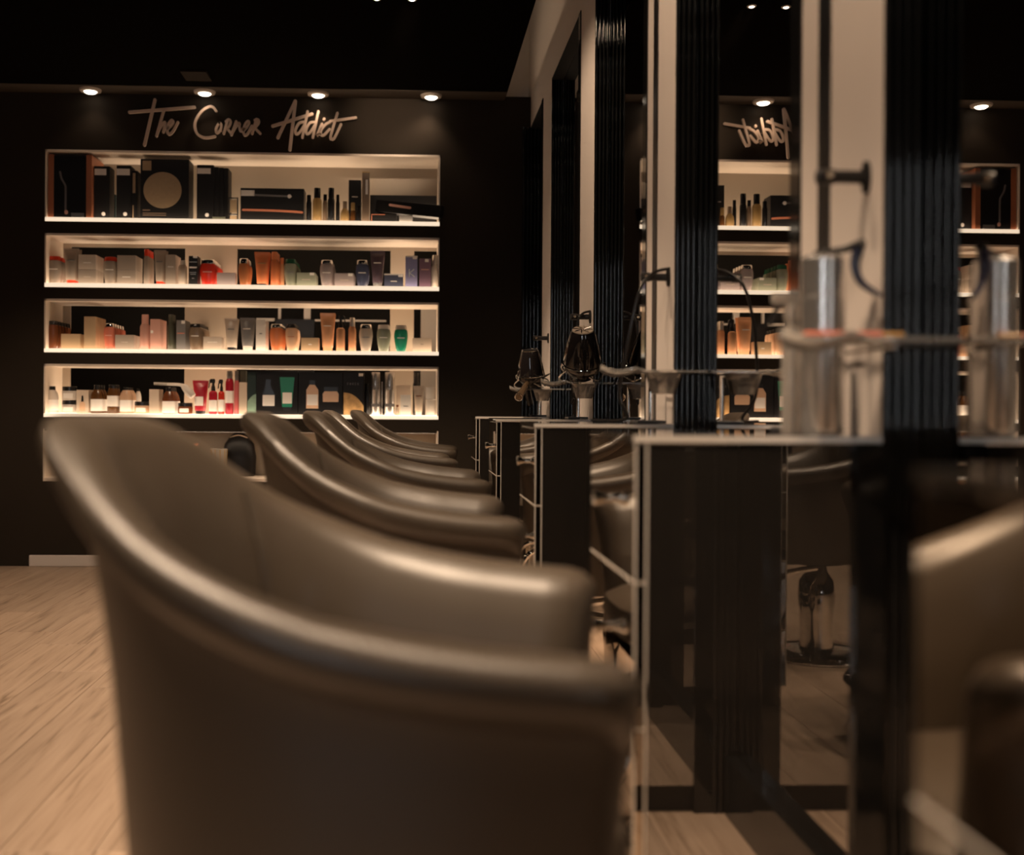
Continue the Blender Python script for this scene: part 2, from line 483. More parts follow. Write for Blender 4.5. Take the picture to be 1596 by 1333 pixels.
# ------------------------------------------------------------------ cabinets between the chairs
def cabinet(k, y):
    od = ORD[len(PIERS) - 1 - k]
    t = thing('drawer_cabinet', 'smoked mirror drawer cabinet with chrome knobs, %s from the black shelf wall' % od, 'cabinet', (XC, y, 0), 0, 'mirrored drawer cabinets under the piers')
    w_, x1 = PW, 0.634 - XC
    fx = 0.016
    bm = new(); box(bm, fx, x1, 0.004, w_ - 0.004, 0.06, ZT - 0.012); obj('carcass', bm, CARD, t, False)
    bm = new(); box(bm, fx + 0.0015, x1, 0.0, 0.004, 0.06, ZT - 0.012); obj('side_panel', bm, SMOKE, t, False)
    bm = new(); box(bm, fx + 0.0015, x1, w_ - 0.004, w_, 0.06, ZT - 0.012); obj('side_panel', bm, SMOKE, t, False)
    bm = new(); box(bm, -0.002, XP - XC, -0.002, w_ + 0.002, ZT - 0.012, ZT, 0.002); obj('glass_top', bm, SMOKE, t, False)
    bm = new(); box(bm, -0.003, XP - XC, -0.0035, -0.002, ZT - 0.010, ZT - 0.001); obj('top_edge', bm, BEVEL, t, False)
    bm = new(); box(bm, x1, XP - XC, -0.012, w_ + 0.005, 0.0, ZT - 0.012); obj('back_column', bm, REED, t, False)
    bm = new(); box(bm, fx + 0.02, x1, 0.015, w_ - 0.015, 0.0, 0.06); obj('plinth', bm, BLKPL, t, False)
    for xx in (0.0, fx):
        bm = new(); box(bm, xx - 0.0003, xx + 0.0022, -0.002, 0.0005, 0.06, ZT - 0.012); obj('bevel_strip', bm, BEVEL, t, False)
    zs = [ZT - 0.014, 0.644, 0.436, 0.228, 0.062]
    for a, b in zip(zs, zs[1:]):
        bm = new(); box(bm, 0.0, fx, 0.001, w_ - 0.001, b + 0.0025, a - 0.001, 0.0012); d = obj('drawer', bm, FRONTM, t, False)
        bm = new(); box(bm, -0.001, fx, 0.0, w_, b, b + 0.002); obj('drawer_edge', bm, BEVEL, d, False)
        zc = (a + b) / 2 + 0.008
        R = Matrix.Translation((0, w_ / 2, zc)) @ Matrix.Rotation(-PI / 2, 4, 'Y')
        bm = new(); loft(bm, [(0, 0.007, 0.007), (0.008, 0.0065, 0.0065), (0.022, 0.013, 0.013), (0.026, 0.0135, 0.0135), (0.028, 0.0115, 0.0115)], 14, mtx=R)
        obj('knob', bm, CHROME, d)
    return t


for k, y in enumerate(PIERS):
    if k >= 1:
        cabinet(k, y)


# ------------------------------------------------------------------ salon chairs
def interp(tab, x):
    if x <= tab[0][0]:
        return tab[0][1]
    for (xa, ya), (xb, yb) in zip(tab, tab[1:]):
        if x <= xb:
            u = (x - xa) / (xb - xa); u = u
            return ya + (yb - ya) * u
    return tab[-1][1]


DROP = [(-0.30, 0.0), (-0.268, 0.003), (-0.245, 0.016), (-0.215, 0.042), (-0.18, 0.072), (-0.14, 0.101), (-0.10, 0.122), (-0.05, 0.143), (0.0, 0.160), (0.06, 0.173), (0.13, 0.183), (0.20, 0.189), (0.27, 0.193)]
RIMZ = 0.884


def rim_path():
    pts = []
    a, b = 0.284, 0.272; p = 2.15
    xf = 0.222
    n1 = 9
    for i in range(n1):
        x = xf * (1 - i / n1)
        pts.append((x, -b + 0.012 * (x / xf) ** 2))
    n2 = 44
    for i in range(n2 + 1):
        t = -PI / 2 - PI * i / n2
        c, s_ = math.cos(t), math.sin(t)
        pts.append((a * math.copysign(abs(c) ** (2 / p), c), b * math.copysign(abs(s_) ** (2 / p), s_)))
    for i in range(1, n1 + 1):
        x = xf * i / n1
        pts.append((x, b - 0.012 * (x / xf) ** 2))
    return pts


ZB = 0.36


def chair_mesh():
    pts = rim_path(); n = len(pts)
    bm = new(); rings = []
    seam_pts = {1: [], 2: []}; pipe = []

    def section(i, sh, push):
        x, y = pts[i]
        xa, ya = pts[max(i - 1, 0)]; xb, yb = pts[min(i + 1, n - 1)]
        tx, ty = xb - xa, yb - ya; L = math.hypot(tx, ty); tx /= L; ty /= L
        nx, ny = ty, -tx                                  # outward for this direction of travel
        if nx * x + ny * y < 0 and abs(x) + abs(y) > 0:
            nx, ny = -nx, -ny
        zr = RIMZ - interp(DROP, x) - 0.03 * (1 - sh)
        arm = max(0.0, min(1.0, (x + 0.15) / 0.25))
        hw = 0.030 + 0.013 * arm
        prof = [(0.012, ZB, 1), (0.014, ZB + 0.10, 1), (0.016, zr - 0.24, 1), (0.015, zr - 0.16, 1), (0.012, zr - 0.105, 1), (0.009, zr - 0.078, 1), (0.009, zr - 0.062, 1)]
        for q in range(10):
            t = -0.85 + (PI + 0.85) * q / 9
            prof.append((0.030 - hw + hw * math.cos(t), zr - 0.032 + 0.032 * math.sin(t), 1))
        e = 0.030 - 2 * hw
        prof += [(e - 0.003, zr - 0.07, 1), (e - 0.009, zr - 0.12, 1), (e - 0.014, 0.56, 1), (e - 0.012, 0.44, 1)]
        mid = -0.018
        out = []
        for off, z, _ in prof:
            k = (zr - z) / (zr - ZB); k = max(0, min(1, k))
            k = (1 - math.exp(-k / 0.34)) / (1 - math.exp(-1 / 0.34))
            s = 1 - 0.17 * k
            o = mid + (off - mid) * sh
            fx = push * (1 if True else 0)
            out.append(Vector((x * (1 - 0.29 * k if x < 0 else 1 - 0.10 * k) + nx * o + fx, y * s + ny * o, z)))
        return out

    order = [(0, 0.15, 0.034), (0, 0.55, 0.028), (0, 0.85, 0.016)] + [(i, 1.0, 0.0) for i in range(n)] + [(n - 1, 0.85, 0.016), (n - 1, 0.55, 0.028), (n - 1, 0.15, 0.034)]
    for i, sh, push in order:
        rings.append([bm.verts.new(c) for c in section(i, sh, push)])
    for a, b in zip(rings, rings[1:]):
        for k in range(len(a) - 1):
            bm.faces.new((a[k], a[k + 1], b[k + 1], b[k]))
    bm.faces.new(rings[0]); bm.faces.new(list(reversed(rings[-1])))
    pipe = [section(i, 1.0, 0)[6] for i in range(n)]
    seams = [[section(i, 1.0, 0)[q] + Vector((0, 0, 0)) for q in (16, 17, 18, 19, 20)] for i in (19, n - 20)]
    # bottom pan
    bv = [r[0] for r in rings[3:-3]]
    bm.faces.new(bv)
    return bm, pipe, seams


def make_chair():
    t = thing('salon_chair', 'x', 'chair')
    bm, pipe, seams = chair_mesh(); obj('tub_shell', bm, LEATHER, t)
    bm = new(); tube(bm, pipe, 0.0032, 6); obj('rim_piping', bm, LEATHER, t)
    for s in seams:
        bm = new(); tube(bm, spline(s, 4), 0.006, 8); obj('back_seam', bm, LEATHER, t)
    bm = new(); loft(bm, [(0.42, 0.20, 0.185), (0.435, 0.225, 0.205), (0.47, 0.235, 0.21), (0.495, 0.23, 0.205), (0.508, 0.205, 0.18)], 28, 3.2, 0.03, 0)
    obj('seat_cushion', bm, LEATHER, t)
    bm = new(); loft(bm, [(0.335, 0.10, 0.10), (0.36, 0.13, 0.13)], 20); obj('seat_plate', bm, BLKPL, t)
    bm = new(); loft(bm, [(0.02, 0.062, 0.062), (0.07, 0.056, 0.056), (0.16, 0.060, 0.060), (0.22, 0.066, 0.066), (0.27, 0.060, 0.060), (0.30, 0.040, 0.040), (0.34, 0.030, 0.030)], 28); obj('hydraulic_column', bm, CHROME, t)
    bm = new(); loft(bm, [(0.0, 0.215, 0.215), (0.008, 0.22, 0.22), (0.014, 0.212, 0.212), (0.024, 0.12, 0.12), (0.03, 0.065, 0.065)], 40); obj('base_disc', bm, CHROME, t)
    bm = new()
    tube(bm, spline([(0.04, -0.10, 0.33), (0.20, -0.14, 0.30), (0.265, -0.15, 0.18), (0.288, -0.13, 0.155), (0.295, 0, 0.15), (0.288, 0.13, 0.155), (0.265, 0.15, 0.18), (0.20, 0.14, 0.30), (0.04, 0.10, 0.33)], 6), 0.011, 8)
    obj('footrest', bm, CHROME, t)
    return t


CHX = -0.075
CHAIRS = [(CHX, -0.42, 0, 'dark taupe leather tub chair, sixth from the black shelf wall'),
          (-0.045, 1.12, -5.3, 'dark taupe leather tub chair, fifth from the black shelf wall'),
          (-0.037, 2.23, 0, 'dark taupe leather tub chair, fourth from the black shelf wall'),
          (-0.019, 3.30, 0, 'dark taupe leather tub chair, third from the black shelf wall'),
          (-0.063, 4.57, 2, 'dark taupe leather tub chair, second from the black shelf wall'),
          (-0.003, 5.64, -3, 'dark taupe leather tub chair nearest to the black shelf wall')]
ch0 = make_chair()
for i, (x, y, rz, lab) in enumerate(CHAIRS):
    c = ch0 if i == 0 else dup(ch0)
    c.location = (x, y, 0); c.rotation_euler = (0, 0, math.radians(rz))
    if i == 1:
        c.scale = (1.022, 1, 1); c.location.x -= 0.003
    tag(c, lab, 'chair', 'tub chairs in a row before the mirrors')


# ------------------------------------------------------------------ lamps
def lamp(x, y, z, watts, cone, aim, label, group, glow, size=1.0):
    t = thing('ceiling_downlight', label, 'light', (x, y, z), 0, group)
    bm = new(); loft(bm, [(-0.012, 0.052, 0.052), (-0.010, 0.057, 0.057), (0.0, 0.060, 0.060)], 28); obj('trim_ring', bm, mat('pale_lamp_trim', (0.6, 0.52, 0.45), 0.4), t)
    bm = new(); loft(bm, [(-0.020, 0.026, 0.026), (-0.012, 0.036, 0.036)], 24)
    obj('lamp_lens', bm, mat('lit_lamp_lens_%g' % glow, (1, 0.9, 0.8), 0.3, emit=(1.0, 0.86, 0.68), estr=glow), t)
    ld = bpy.data.lights.new('lamp_beam', 'SPOT'); ld.energy = watts; ld.color = WARM; ld.spot_size = math.radians(cone); ld.spot_blend = 0.6 if cone > 40 else 1.0
    ld.shadow_soft_size = 0.04
    lo = bpy.data.objects.new('lamp_beam', ld); COL.objects.link(lo); lo.parent = t
    lo.location = (0, 0, -0.045)
    t.scale = (size, size, size)
    lo.rotation_euler = (Vector(aim) - Vector((x, y, z))).to_track_quat('-Z', 'Y').to_euler()
    return t


SP = [(141, 141, 0.8), (319, 144, 0.8), (496, 147, 2.0), (672, 149.5, 3)]
for i, (px, py, wt) in enumerate(SP):
    p = at(px, py, D - 0.075)
    lamp(p.x, D - 0.075, ZC - 0.002, wt, 110, (p.x - (0.45 if i == 3 else 0), D - 0.16, 0),
         ['round recessed downlight above the black wall, beyond the start of the script sign', 'round recessed downlight over the capital C of the script sign', 'round recessed downlight over the final word of the script sign',
          'round recessed downlight next to the pale wall, lighting a patch of black wall'][i], 'downlights in front of the shelf wall', 6.0)
for (x, y, wt, cone, ax, ay, az) in LAMPS:
    lamp(x, y, ZC - 0.001, wt, cone, (ax, ay, az), 'unseen downlight put in the black ceiling to light the salon', 'downlights over the salon floor', 6.0)

# two small spotlights by the top of the frame, one of them on the end of the sign
ap = at(608, 188, D)
lamp(-0.150, 4.63, ZC - 0.001, 60, 80, (-0.1, 4.8, 0.7), 'tiny ceiling spotlight, farther from the mirrors of a pair', 'pair of tiny spotlights', 6.0, 0.35)
lamp(0.0, 4.63, ZC - 0.001, 125, 25, tuple(ap), 'tiny ceiling spotlight, nearer to the mirrors of a pair', 'pair of tiny spotlights', 6.0, 0.35)

# ------------------------------------------------------------------ script sign
SIGN_L = {
    'letter_t': [[(202.5, 175.5), (303.4, 167.8)], [(242, 156.3), (225.7, 226.5)]],
    'letter_h': [[(255.8, 172.6), (244.5, 212.7)], [(246, 207), (252, 196), (257.5, 191), (257, 198), (255, 206.5)]],
    'letter_e': [[(262, 201.4), (270, 192.6), (268.3, 187.8), (263.3, 193.9), (260.8, 203.9), (264, 210), (270.2, 205.2), (277.7, 191.4)]],
    'letter_c': [[(337.2, 173.8), (332.9, 168.2), (326.6, 166.9), (315.3, 173.8), (306.5, 186.4), (304, 197.6), (307.8, 208.9), (316.6, 214.6), (325.3, 215.2), (335.4, 213.3)]],
    'letter_o': [[(342.3, 192), (337.4, 201), (338.5, 208), (344.1, 202.7), (345.4, 195.1), (342.3, 192)]],
    'letter_r': [[(355.4, 187.6), (349.1, 208.9)], [(352.5, 190), (357, 187), (359.8, 190.5), (357.5, 197.6), (352.9, 200.5)], [(353.5, 200), (361, 208.9)]],
    'letter_n': [[(368.6, 190.1), (361, 210.8)], [(363.5, 205.2), (369, 196), (373.2, 192.6), (373.6, 199), (375.5, 205), (379, 201)]],
    'letter_e.001': [[(380.5, 203.9), (388, 195), (387.5, 189.5), (383, 193.5), (379.6, 204), (381.5, 211), (386, 209), (393, 197)]],
    'letter_r.001': [[(400, 186.4), (393.2, 208.9)], [(397.5, 188), (402.5, 187), (403, 192.5), (396.8, 200)], [(397.5, 200.2), (405.7, 208.3)]],
    'letter_a': [[(460.4, 158.2), (433.3, 215.2)], [(460.6, 158.2), (452, 234.0)], [(425.1, 197), (486.5, 178.2)]],
    'letter_d': [[(479.6, 174.5), (471.5, 215.0)], [(474.5, 190.6), (466.5, 192.6), (460.8, 202.7), (461.7, 209.3), (467.7, 206.4), (475, 195.1)]],
    'letter_d.001': [[(496.5, 174.5), (487.8, 215.0)], [(490, 191), (482.8, 192.6), (477.5, 202.7), (478.5, 209.3), (484, 206.4), (491.5, 195.1)]],
    'letter_i': [[(502.2, 193.9), (494.6, 211), (499, 209.5)], [(505.0, 186.8), (505.6, 185.8)]],
    'letter_c.001': [[(514.5, 191.2), (508, 194.5), (501, 203), (500.6, 210), (505, 211), (514, 202)]],
    'letter_t.001': [[(526, 177.0), (515.5, 213), (518, 217), (522, 214.5), (531.6, 194.4)], [(514.7, 189.5), (554.8, 183.9)]]}


def stroke(bm, pts, wd, y0, y1):
    """flat rounded bar along (x, z) points, from depth y0 to y1"""
    n = len(pts); h = wd / 2
    L, R = [], []
    for i in range(n):
        a = pts[max(i - 1, 0)]; b = pts[min(i + 1, n - 1)]
        tx, tz = b[0] - a[0], b[1] - a[1]; l = math.hypot(tx, tz) or 1
        nx, nz = -tz / l * h, tx / l * h
        L.append((pts[i][0] + nx, pts[i][1] + nz)); R.append((pts[i][0] - nx, pts[i][1] - nz))

    def arc(c, a, m=5):
        return [(c[0] + h * math.cos(a - PI * k / (m + 1)), c[1] + h * math.sin(a - PI * k / (m + 1))) for k in range(1, m + 1)]
    fl = [bm.verts.new((x, y0, z)) for x, z in L]; fr_ = [bm.verts.new((x, y0, z)) for x, z in R]
    bl = [bm.verts.new((x, y1, z)) for x, z in L]; br = [bm.verts.new((x, y1, z)) for x, z in R]
    for i in range(n - 1):
        bm.faces.new((fl[i], fl[i + 1], fr_[i + 1], fr_[i])); bm.faces.new((bl[i], br[i], br[i + 1], bl[i + 1]))
        bm.faces.new((fl[i], bl[i], bl[i + 1], fl[i + 1])); bm.faces.new((fr_[i], fr_[i + 1], br[i + 1], br[i]))
    for e, sg in ((n - 1, 1), (0, -1)):
        base = math.atan2(L[e][1] - pts[e][1], L[e][0] - pts[e][0])
        ring = arc(pts[e], base if sg > 0 else base + PI)
        f = [bm.verts.new((x, y0, z)) for x, z in ring]; b = [bm.verts.new((x, y1, z)) for x, z in ring]
        A, Bv, A2, B2 = (fl[e], fr_[e], bl[e], br[e]) if sg > 0 else (fr_[e], fl[e], br[e], bl[e])
        F_ = [A] + f + [Bv]; K = [A2] + b + [B2]
        bm.faces.new(F_); bm.faces.new(list(reversed(K)))
        for i in range(len(F_) - 1):
            bm.faces.new((F_[i], K[i], K[i + 1], F_[i + 1]))


so = at(380, 200, D)
sg = thing('wall_sign', 'rose beige script lettering reading The Corner Addict on the black wall', 'sign', (so.x, D, so.z))
for nm_, strokes in SIGN_L.items():
    bm = new()
    for q, st in enumerate(strokes):
        pts = []
        for (px, py) in st:
            p = at(px, py, D - 0.03); pts.append((p.x - so.x, p.z - so.z, 0))
        if len(pts) > 3:
            pts = [tuple(v) for v in spline(pts, 5)]
        y = -0.030 + 0.0008 * q
        stroke(bm, [(a_[0], a_[1]) for a_ in pts], 0.0140 if nm_ not in ('letter_t', 'letter_a') else 0.0165, y - 0.012, y)
    # standoff pins to the wall
    px, py = strokes[0][len(strokes[0]) // 2] if len(strokes[0]) > 2 else ((strokes[0][0][0] + strokes[0][1][0]) / 2, (strokes[0][0][1] + strokes[0][1][1]) / 2)
    p = at(px, py, D - 0.03)
    tube(bm, [(p.x - so.x, -0.031, p.z - so.z), (p.x - so.x, 0.0, p.z - so.z)], 0.004, 6)
    obj(nm_, bm, SIGN, sg, False)

# ------------------------------------------------------------------ products on the shelves
SN = ['top', 'second', 'third', 'fourth']
LIFT = 0.0004


class P:
    pass


def place(row, x0, x1, ytop, ybot=None, inset=0.05, d=0.06):
    """footprint of a product from its outline in the photograph, standing on its lit shelf"""
    q = P(); q.Y = D + inset
    zs = ROWS[row][1] + LIFT
    a = at(x0, 500, q.Y); b = at(x1, 500, q.Y)
    q.w = b.x - a.x; q.x = (a.x + b.x) / 2
    mid = (x0 + x1) / 2
    q.h = at(mid, ytop, q.Y).z - zs
    q.z = zs
    if ybot is not None:
        zb_ = at(mid, ybot, q.Y).z; q.h = q.h + zs - zb_; q.z = zb_
    q.loc = (q.x, q.Y + d / 2, q.z)
    q.d = d
    return q


def rowcopies(t, n, dy, dx=0.0):
    base = t['label']
    for i in range(1, n + 1):
        c = dup(t); c['label'] = base + ', ' + ORD[i] + ' from shelf front'
        if len(c['label'].split()) > 16:
            print('LONG', c['label'])
        c.location = (t.location.x + dx * i, t.location.y + dy * i, t.location.z)


def bath(row, x0, x1, yt, body, cap, label, n=0, inset=0.05, capf=0.14, mark=None, group=None):
    q = place(row, x0, x1, yt, inset=inset, d=0.05)
    t = thing('shampoo_bottle', label, 'bottle', q.loc, 0, group)
    r = q.w / 2; h = q.h; hc = h * (1 - capf)
    prof = [(0, 0.60), (0.01, 0.64), (0.25, 0.80), (0.5, 0.93), (0.68, 1.0), (0.80, 0.99), (0.90, 0.95), (0.96, 0.90), (1.0, 0.84)]
    bm = new(); loft(bm, [(z * hc, r * f, 0.026 * (0.8 + 0.2 * f)) for z, f in prof], 22, 2.3); obj('bottle_body', bm, bm_(body), t)
    bm = new(); loft(bm, [(hc, r * 0.80, 0.020), (hc + 0.002, r * 0.84, 0.022), (h - 0.004, r * 0.80, 0.021), (h, r * 0.72, 0.018)], 22, 2.3); obj('cap', bm, pm(cap, 0.2), t)
    bm = new(); loft(bm, [(hc - 0.003, r * 0.87, 0.0245), (hc, r * 0.87, 0.0245)], 22, 2.3); obj('cap_ring', bm, CHROME if cap in ('chrome', 'black') else pm(cap), t)
    if mark:
        z = hc * 0.62
        bm = new(); stroke(bm, [(-r * 0.5, z), (r * 0.5, z)], 0.005, -0.0270, -0.0262); obj('printed_mark', bm, pm(mark, 0.4), t, False)
    if n:
        t['group'] = 'row of ' + ' '.join(label.split()[:5])
        rowcopies(t, n, 0.054)
    return t


def tubep(row, x0, x1, yt, body, cap, label, n=0, inset=0.05, capf=0.12, lab=None, mark=None):
    q = place(row, x0, x1, yt, inset=inset, d=0.045)
    t = thing('cream_tube', label, 'tube', q.loc)
    r = q.w / 2; h = q.h; hc = h * capf
    bm = new(); loft(bm, [(0, r * 0.52, 0.019), (0.001, r * 0.55, 0.020), (hc, r * 0.58, 0.0205)], 20, 2.2); obj('cap', bm, pm(cap, 0.25), t)
    bm = new(); loft(bm, [(hc, r * 0.60, 0.020), (hc + 0.006, r * 0.66, 0.022), (h * 0.35, r * 0.72, 0.0215), (h * 0.6, r * 0.82, 0.017), (h * 0.8, r * 0.91, 0.010), (h * 0.92, r * 0.98, 0.003), (h * 0.925, r, 0.0016), (h, r, 0.0016)], 22, 2.2)
    b_ = obj('tube_body', bm, pm(body, 0.3), t)
    if lab:
        bm = new(); box(bm, -r * 0.6, r * 0.6, -0.0245, -0.0215, h * 0.25, h * 0.52); obj('paper_label', bm, WHITE, t, False)
    if mark:
        bm = new(); stroke(bm, [(-r * 0.45, h * 0.66), (r * 0.45, h * 0.66)], 0.005, -0.0195, -0.016); obj('printed_mark', bm, pm(mark, 0.4), t, False)
    if n:
        t['group'] = 'row of ' + ' '.join(label.split()[:5])
        rowcopies(t, n, 0.05)
    return t


def carton(row, x0, x1, yt, col, label, ybot=None, n=0, inset=0.05, d=0.05, tagc=None, mark=None, strip=None, rz=0.0, name='carton_box', top=None, dot=False):
    q = place(row, x0, x1, yt, ybot, inset=inset, d=d)
    t = thing(name, label, 'box', q.loc, rz)
    bm = new(); box(bm, -q.w / 2, q.w / 2, -d / 2, d / 2, 0, q.h, 0.0012); obj('carton', bm, cm(col), t, False)
    f = -d / 2
    if top:
        bm = new(); box(bm, -q.w / 2 - 0.0004, q.w / 2 + 0.0004, f - 0.0006, d / 2, q.h - 0.007, q.h + 0.0005); obj('lid_edge', bm, cm(top), t, False)
    if tagc:
        fx0, fx1, fz0, fz1 = tagc
        bm = new(); box(bm, -q.w / 2 + fx0 * q.w, -q.w / 2 + fx1 * q.w, f - 0.001, f + 0.0005, fz0 * q.h, fz1 * q.h); obj('price_tag', bm, WHITE, t, False)
    if mark:
        mc, mz, mw = mark
        bm = new(); stroke(bm, [(-q.w * mw / 2, q.h * mz), (q.w * mw / 2, q.h * mz)], 0.005, f - 0.001, f + 0.0005); obj('printed_mark', bm, cm(mc), t, False)
    if dot:
        bm = new(); disc(bm, q.w * 0.12, q.h * 0.10, f, 0.011, 0.011, 0.001, 18); obj('round_sticker', bm, WHITE, t, False)
    if n:
        t['group'] = 'row of ' + ' '.join(label.split()[:5])
        rowcopies(t, n, d + 0.003)
    return t, q


def slim(row, x0, x1, yt, body, cap, label, capf=0.2, n=0, inset=0.05, neck=False, lab=None, p=2.0, shoulder=0.9, capw=0.8, name='slim_bottle'):
    q = place(row, x0, x1, yt, inset=inset, d=0.045)
    t = thing(name, label, 'bottle', q.loc)
    r = q.w / 2; ry = min(r, 0.024); h = q.h; hb = h * (1 - capf)
    top = hb
    bm = new(); loft(bm, [(0, r * 0.94, ry * 0.94), (0.002, r, ry), (top * shoulder, r, ry), (top * (0.5 + shoulder / 2), r * 0.86, ry * 0.86), (top, r * (0.5 if neck else 0.74), ry * (0.5 if neck else 0.74))], 20, p); obj('bottle_body', bm, bm_(body), t)
    k = capw if not neck else 0.5
    bm = new(); loft(bm, [(top, r * k, ry * k), (h - 0.002, r * k * 0.97, ry * k * 0.97), (h, r * k * 0.88, ry * k * 0.88)], 18); obj('cap', bm, pm(cap, 0.25), t)
    if lab:
        z0, z1 = lab
        bm = new(); loft(bm, [(h * z0, r * 1.012, ry * 1.012), (h * z1, r * 1.012, ry * 1.012)], 20, p); obj('paper_label', bm, WHITE, t)
    if n:
        t['group'] = 'row of ' + ' '.join(label.split()[:5])
        rowcopies(t, n, 0.05)
    return t


def jar(row, x0, x1, yt, body, lid, label, ybot=None, inset=0.05, n=0):
    q = place(row, x0, x1, yt, ybot, inset=inset, d=0.07)
    t = thing('cream_jar', label, 'jar', q.loc)
    r = q.w / 2; h = q.h; ry = min(r, 0.037)
    bm = new(); loft(bm, [(0, r * 0.9, ry * 0.9), (0.003, r * 0.98, ry * 0.98), (h * 0.62, r, ry), (h * 0.68, r * 0.93, ry * 0.93)], 26); obj('jar_body', bm, pm(body, 0.25), t)
    bm = new(); loft(bm, [(h * 0.68, r * 0.97, ry * 0.97), (h * 0.97, r * 0.97, ry * 0.97), (h, r * 0.92, ry * 0.92)], 26); obj('lid', bm, pm(lid, 0.35), t)
    bm = new(); box(bm, -r * 0.6, r * 0.6, -ry - 0.0005, -ry * 0.80, h * 0.15, h * 0.5); obj('paper_label', bm, WHITE, t, False)
    return t


def sprayer(row, x0, x1, yt, body, label, inset=0.05, lab=None, facing=-1):
    q = place(row, x0, x1, yt, inset=inset, d=0.045)
    t = thing('spray_bottle', label, 'bottle', q.loc)
    r = q.w / 2; h = q.h; hb = h * 0.66; ry = min(r, 0.026)
    bm = new(); loft(bm, [(0, r * 0.95, ry * 0.95), (0.002, r, ry), (hb * 0.9, r, ry), (hb * 0.97, r * 0.8, ry * 0.8), (hb, r * 0.5, ry * 0.5)], 20, 2.6); obj('bottle_body', bm, bm_(body), t)
    bm = new(); loft(bm, [(hb, r * 0.52, ry * 0.52), (h * 0.76, r * 0.5, ry * 0.5), (h * 0.82, r * 0.3, ry * 0.3), (h * 0.88, r * 0.3, ry * 0.3)], 16)
    loft(bm, [(h * 0.88, r * 0.55, ry * 0.4, facing * r * 0.15), (h * 0.95, r * 0.75, ry * 0.45, facing * r * 0.25), (h, r * 0.5, ry * 0.35, facing * r * 0.15)], 14, 3)
    hd = obj('spray_head', bm, BLKPL, t)
    bm = new(); tube(bm, [(facing * r * 0.75, 0, h * 0.92), (facing * r * 0.95, 0, h * 0.86), (facing * r * 1.0, 0, h * 0.78), (facing * r * 1.15, 0, h * 0.74)], 0.0035, 6); obj('trigger', bm, BLKPL, hd)
    if lab:
        bm = new(); loft(bm, [(h * lab[0], r * 1.012, ry * 1.012), (h * lab[1], r * 1.012, ry * 1.012)], 20, 2.6); obj('paper_label', bm, WHITE, t)
    return t


# --- top shelf
q = place(0, 73.5, 141.5, 240.5, inset=0.012, d=0.24)
t = thing('gift_box', 'tall black gift box with copper sides at the end of the top shelf', 'box', q.loc)
bm = new(); box(bm, -q.w / 2 + 0.030, q.w / 2 - 0.030, -q.d / 2 + 0.002, q.d / 2, 0, q.h - 0.006, 0.001); obj('black_front', bm, CARD, t, False)
for s in (-1, 1):
    bm = new(); box(bm, s * (q.w / 2) if s < 0 else q.w / 2 - 0.031, s * q.w / 2 + 0.031 if s < 0 else q.w / 2, -q.d / 2, q.d / 2, 0, q.h, 0.001); obj('copper_side', bm, COPPER, t, False)
bm = new(); stroke(bm, [(v.x, v.y) for v in spline([(-0.055, q.h * 0.72, 0), (-0.047, q.h * 0.62, 0), (-0.030, q.h * 0.53, 0), (-0.024, q.h * 0.46, 0), (-0.024, q.h * 0.10, 0)], 5)], 0.010, -q.d / 2 + 0.0005, -q.d / 2 + 0.002); obj('printed_iron', bm, pm('grey'), t, False)
bm = new(); disc(bm, -0.020, q.h * 0.085, -q.d / 2 + 0.002, 0.010, 0.012, 0.002, 18); obj('printed_tip', bm, pm('pink'), t, False)
bm = new(); box(bm, 0.012, 0.082, -q.d / 2 - 0.014, -q.d / 2 - 0.012, 0.0, 0.024, mtx=Matrix.Rotation(0, 4, 'X')); obj('price_tag', bm, pm('silver'), t, False)
carton(0, 145.0, 169.5, 259, 'black', 'tall black carton with white label, touching the copper-sided gift box', inset=0.05, d=0.10, tagc=(0.04, 0.78, 0.83, 0.95), dot=True)
carton(0, 170.5, 179, 303, 'teal', 'short dark carton half hidden between two tall labelled black cartons', inset=0.16, d=0.08)
carton(0, 180, 202.5, 258, 'black', 'tall narrow black carton with white label beside the tan-disc box', inset=0.05, d=0.10, tagc=(0.02, 0.92, 0.82, 0.94), dot=True)
t, q = carton(0, 203.4, 212.5, 266, 'black', 'thin black carton with pale print down its edge', inset=0.07, d=0.12)
for xa, xb, za, zb_ in ((-0.009, 0.006, 0.55, 0.95), (-0.009, -0.003, 0.05, 0.3)):
    bm = new(); box(bm, xa, xb, -0.0612, -0.059, q.h * za, q.h * zb_); obj('pale_print', bm, TAN, t, False)
t, q = carton(0, 217.3, 293, 248, 'black', 'large black carton with round tan disc print', inset=0.04, d=0.13)
f = -q.d / 2; cz = lambda py: at(254, py, q.Y).z - q.z; cx = lambda px: at(px, 300, q.Y).x - q.x
bm = new(); disc(bm, cx(253.3), cz(296.5), f, cx(283) - cx(253.3), cz(268.2) - cz(296.5), 0.0012, 48); obj('printed_disc', bm, TAN, t, False)
bm = new(); box(bm, cx(221.8), cx(235.5), f - 0.001, f, cz(266), cz(251)); obj('square_sticker', bm, TAN, t, False)
for (xa, xb, ya, yb) in ((222.5, 234, 326.8, 329), (222.5, 259, 332, 333.2), (222.5, 259, 335, 336.2)):
    bm = new(); box(bm, cx(xa), cx(xb), f - 0.0008, f, cz(yb), cz(ya)); obj('printed_line', bm, pm('bronze'), t, False)
carton(0, 305.3, 331.5, 257, 'black', 'tall black carton with white label on the far side of the tan-disc box', inset=0.05, d=0.11, tagc=(0.02, 0.82, 0.84, 0.94), dot=True)
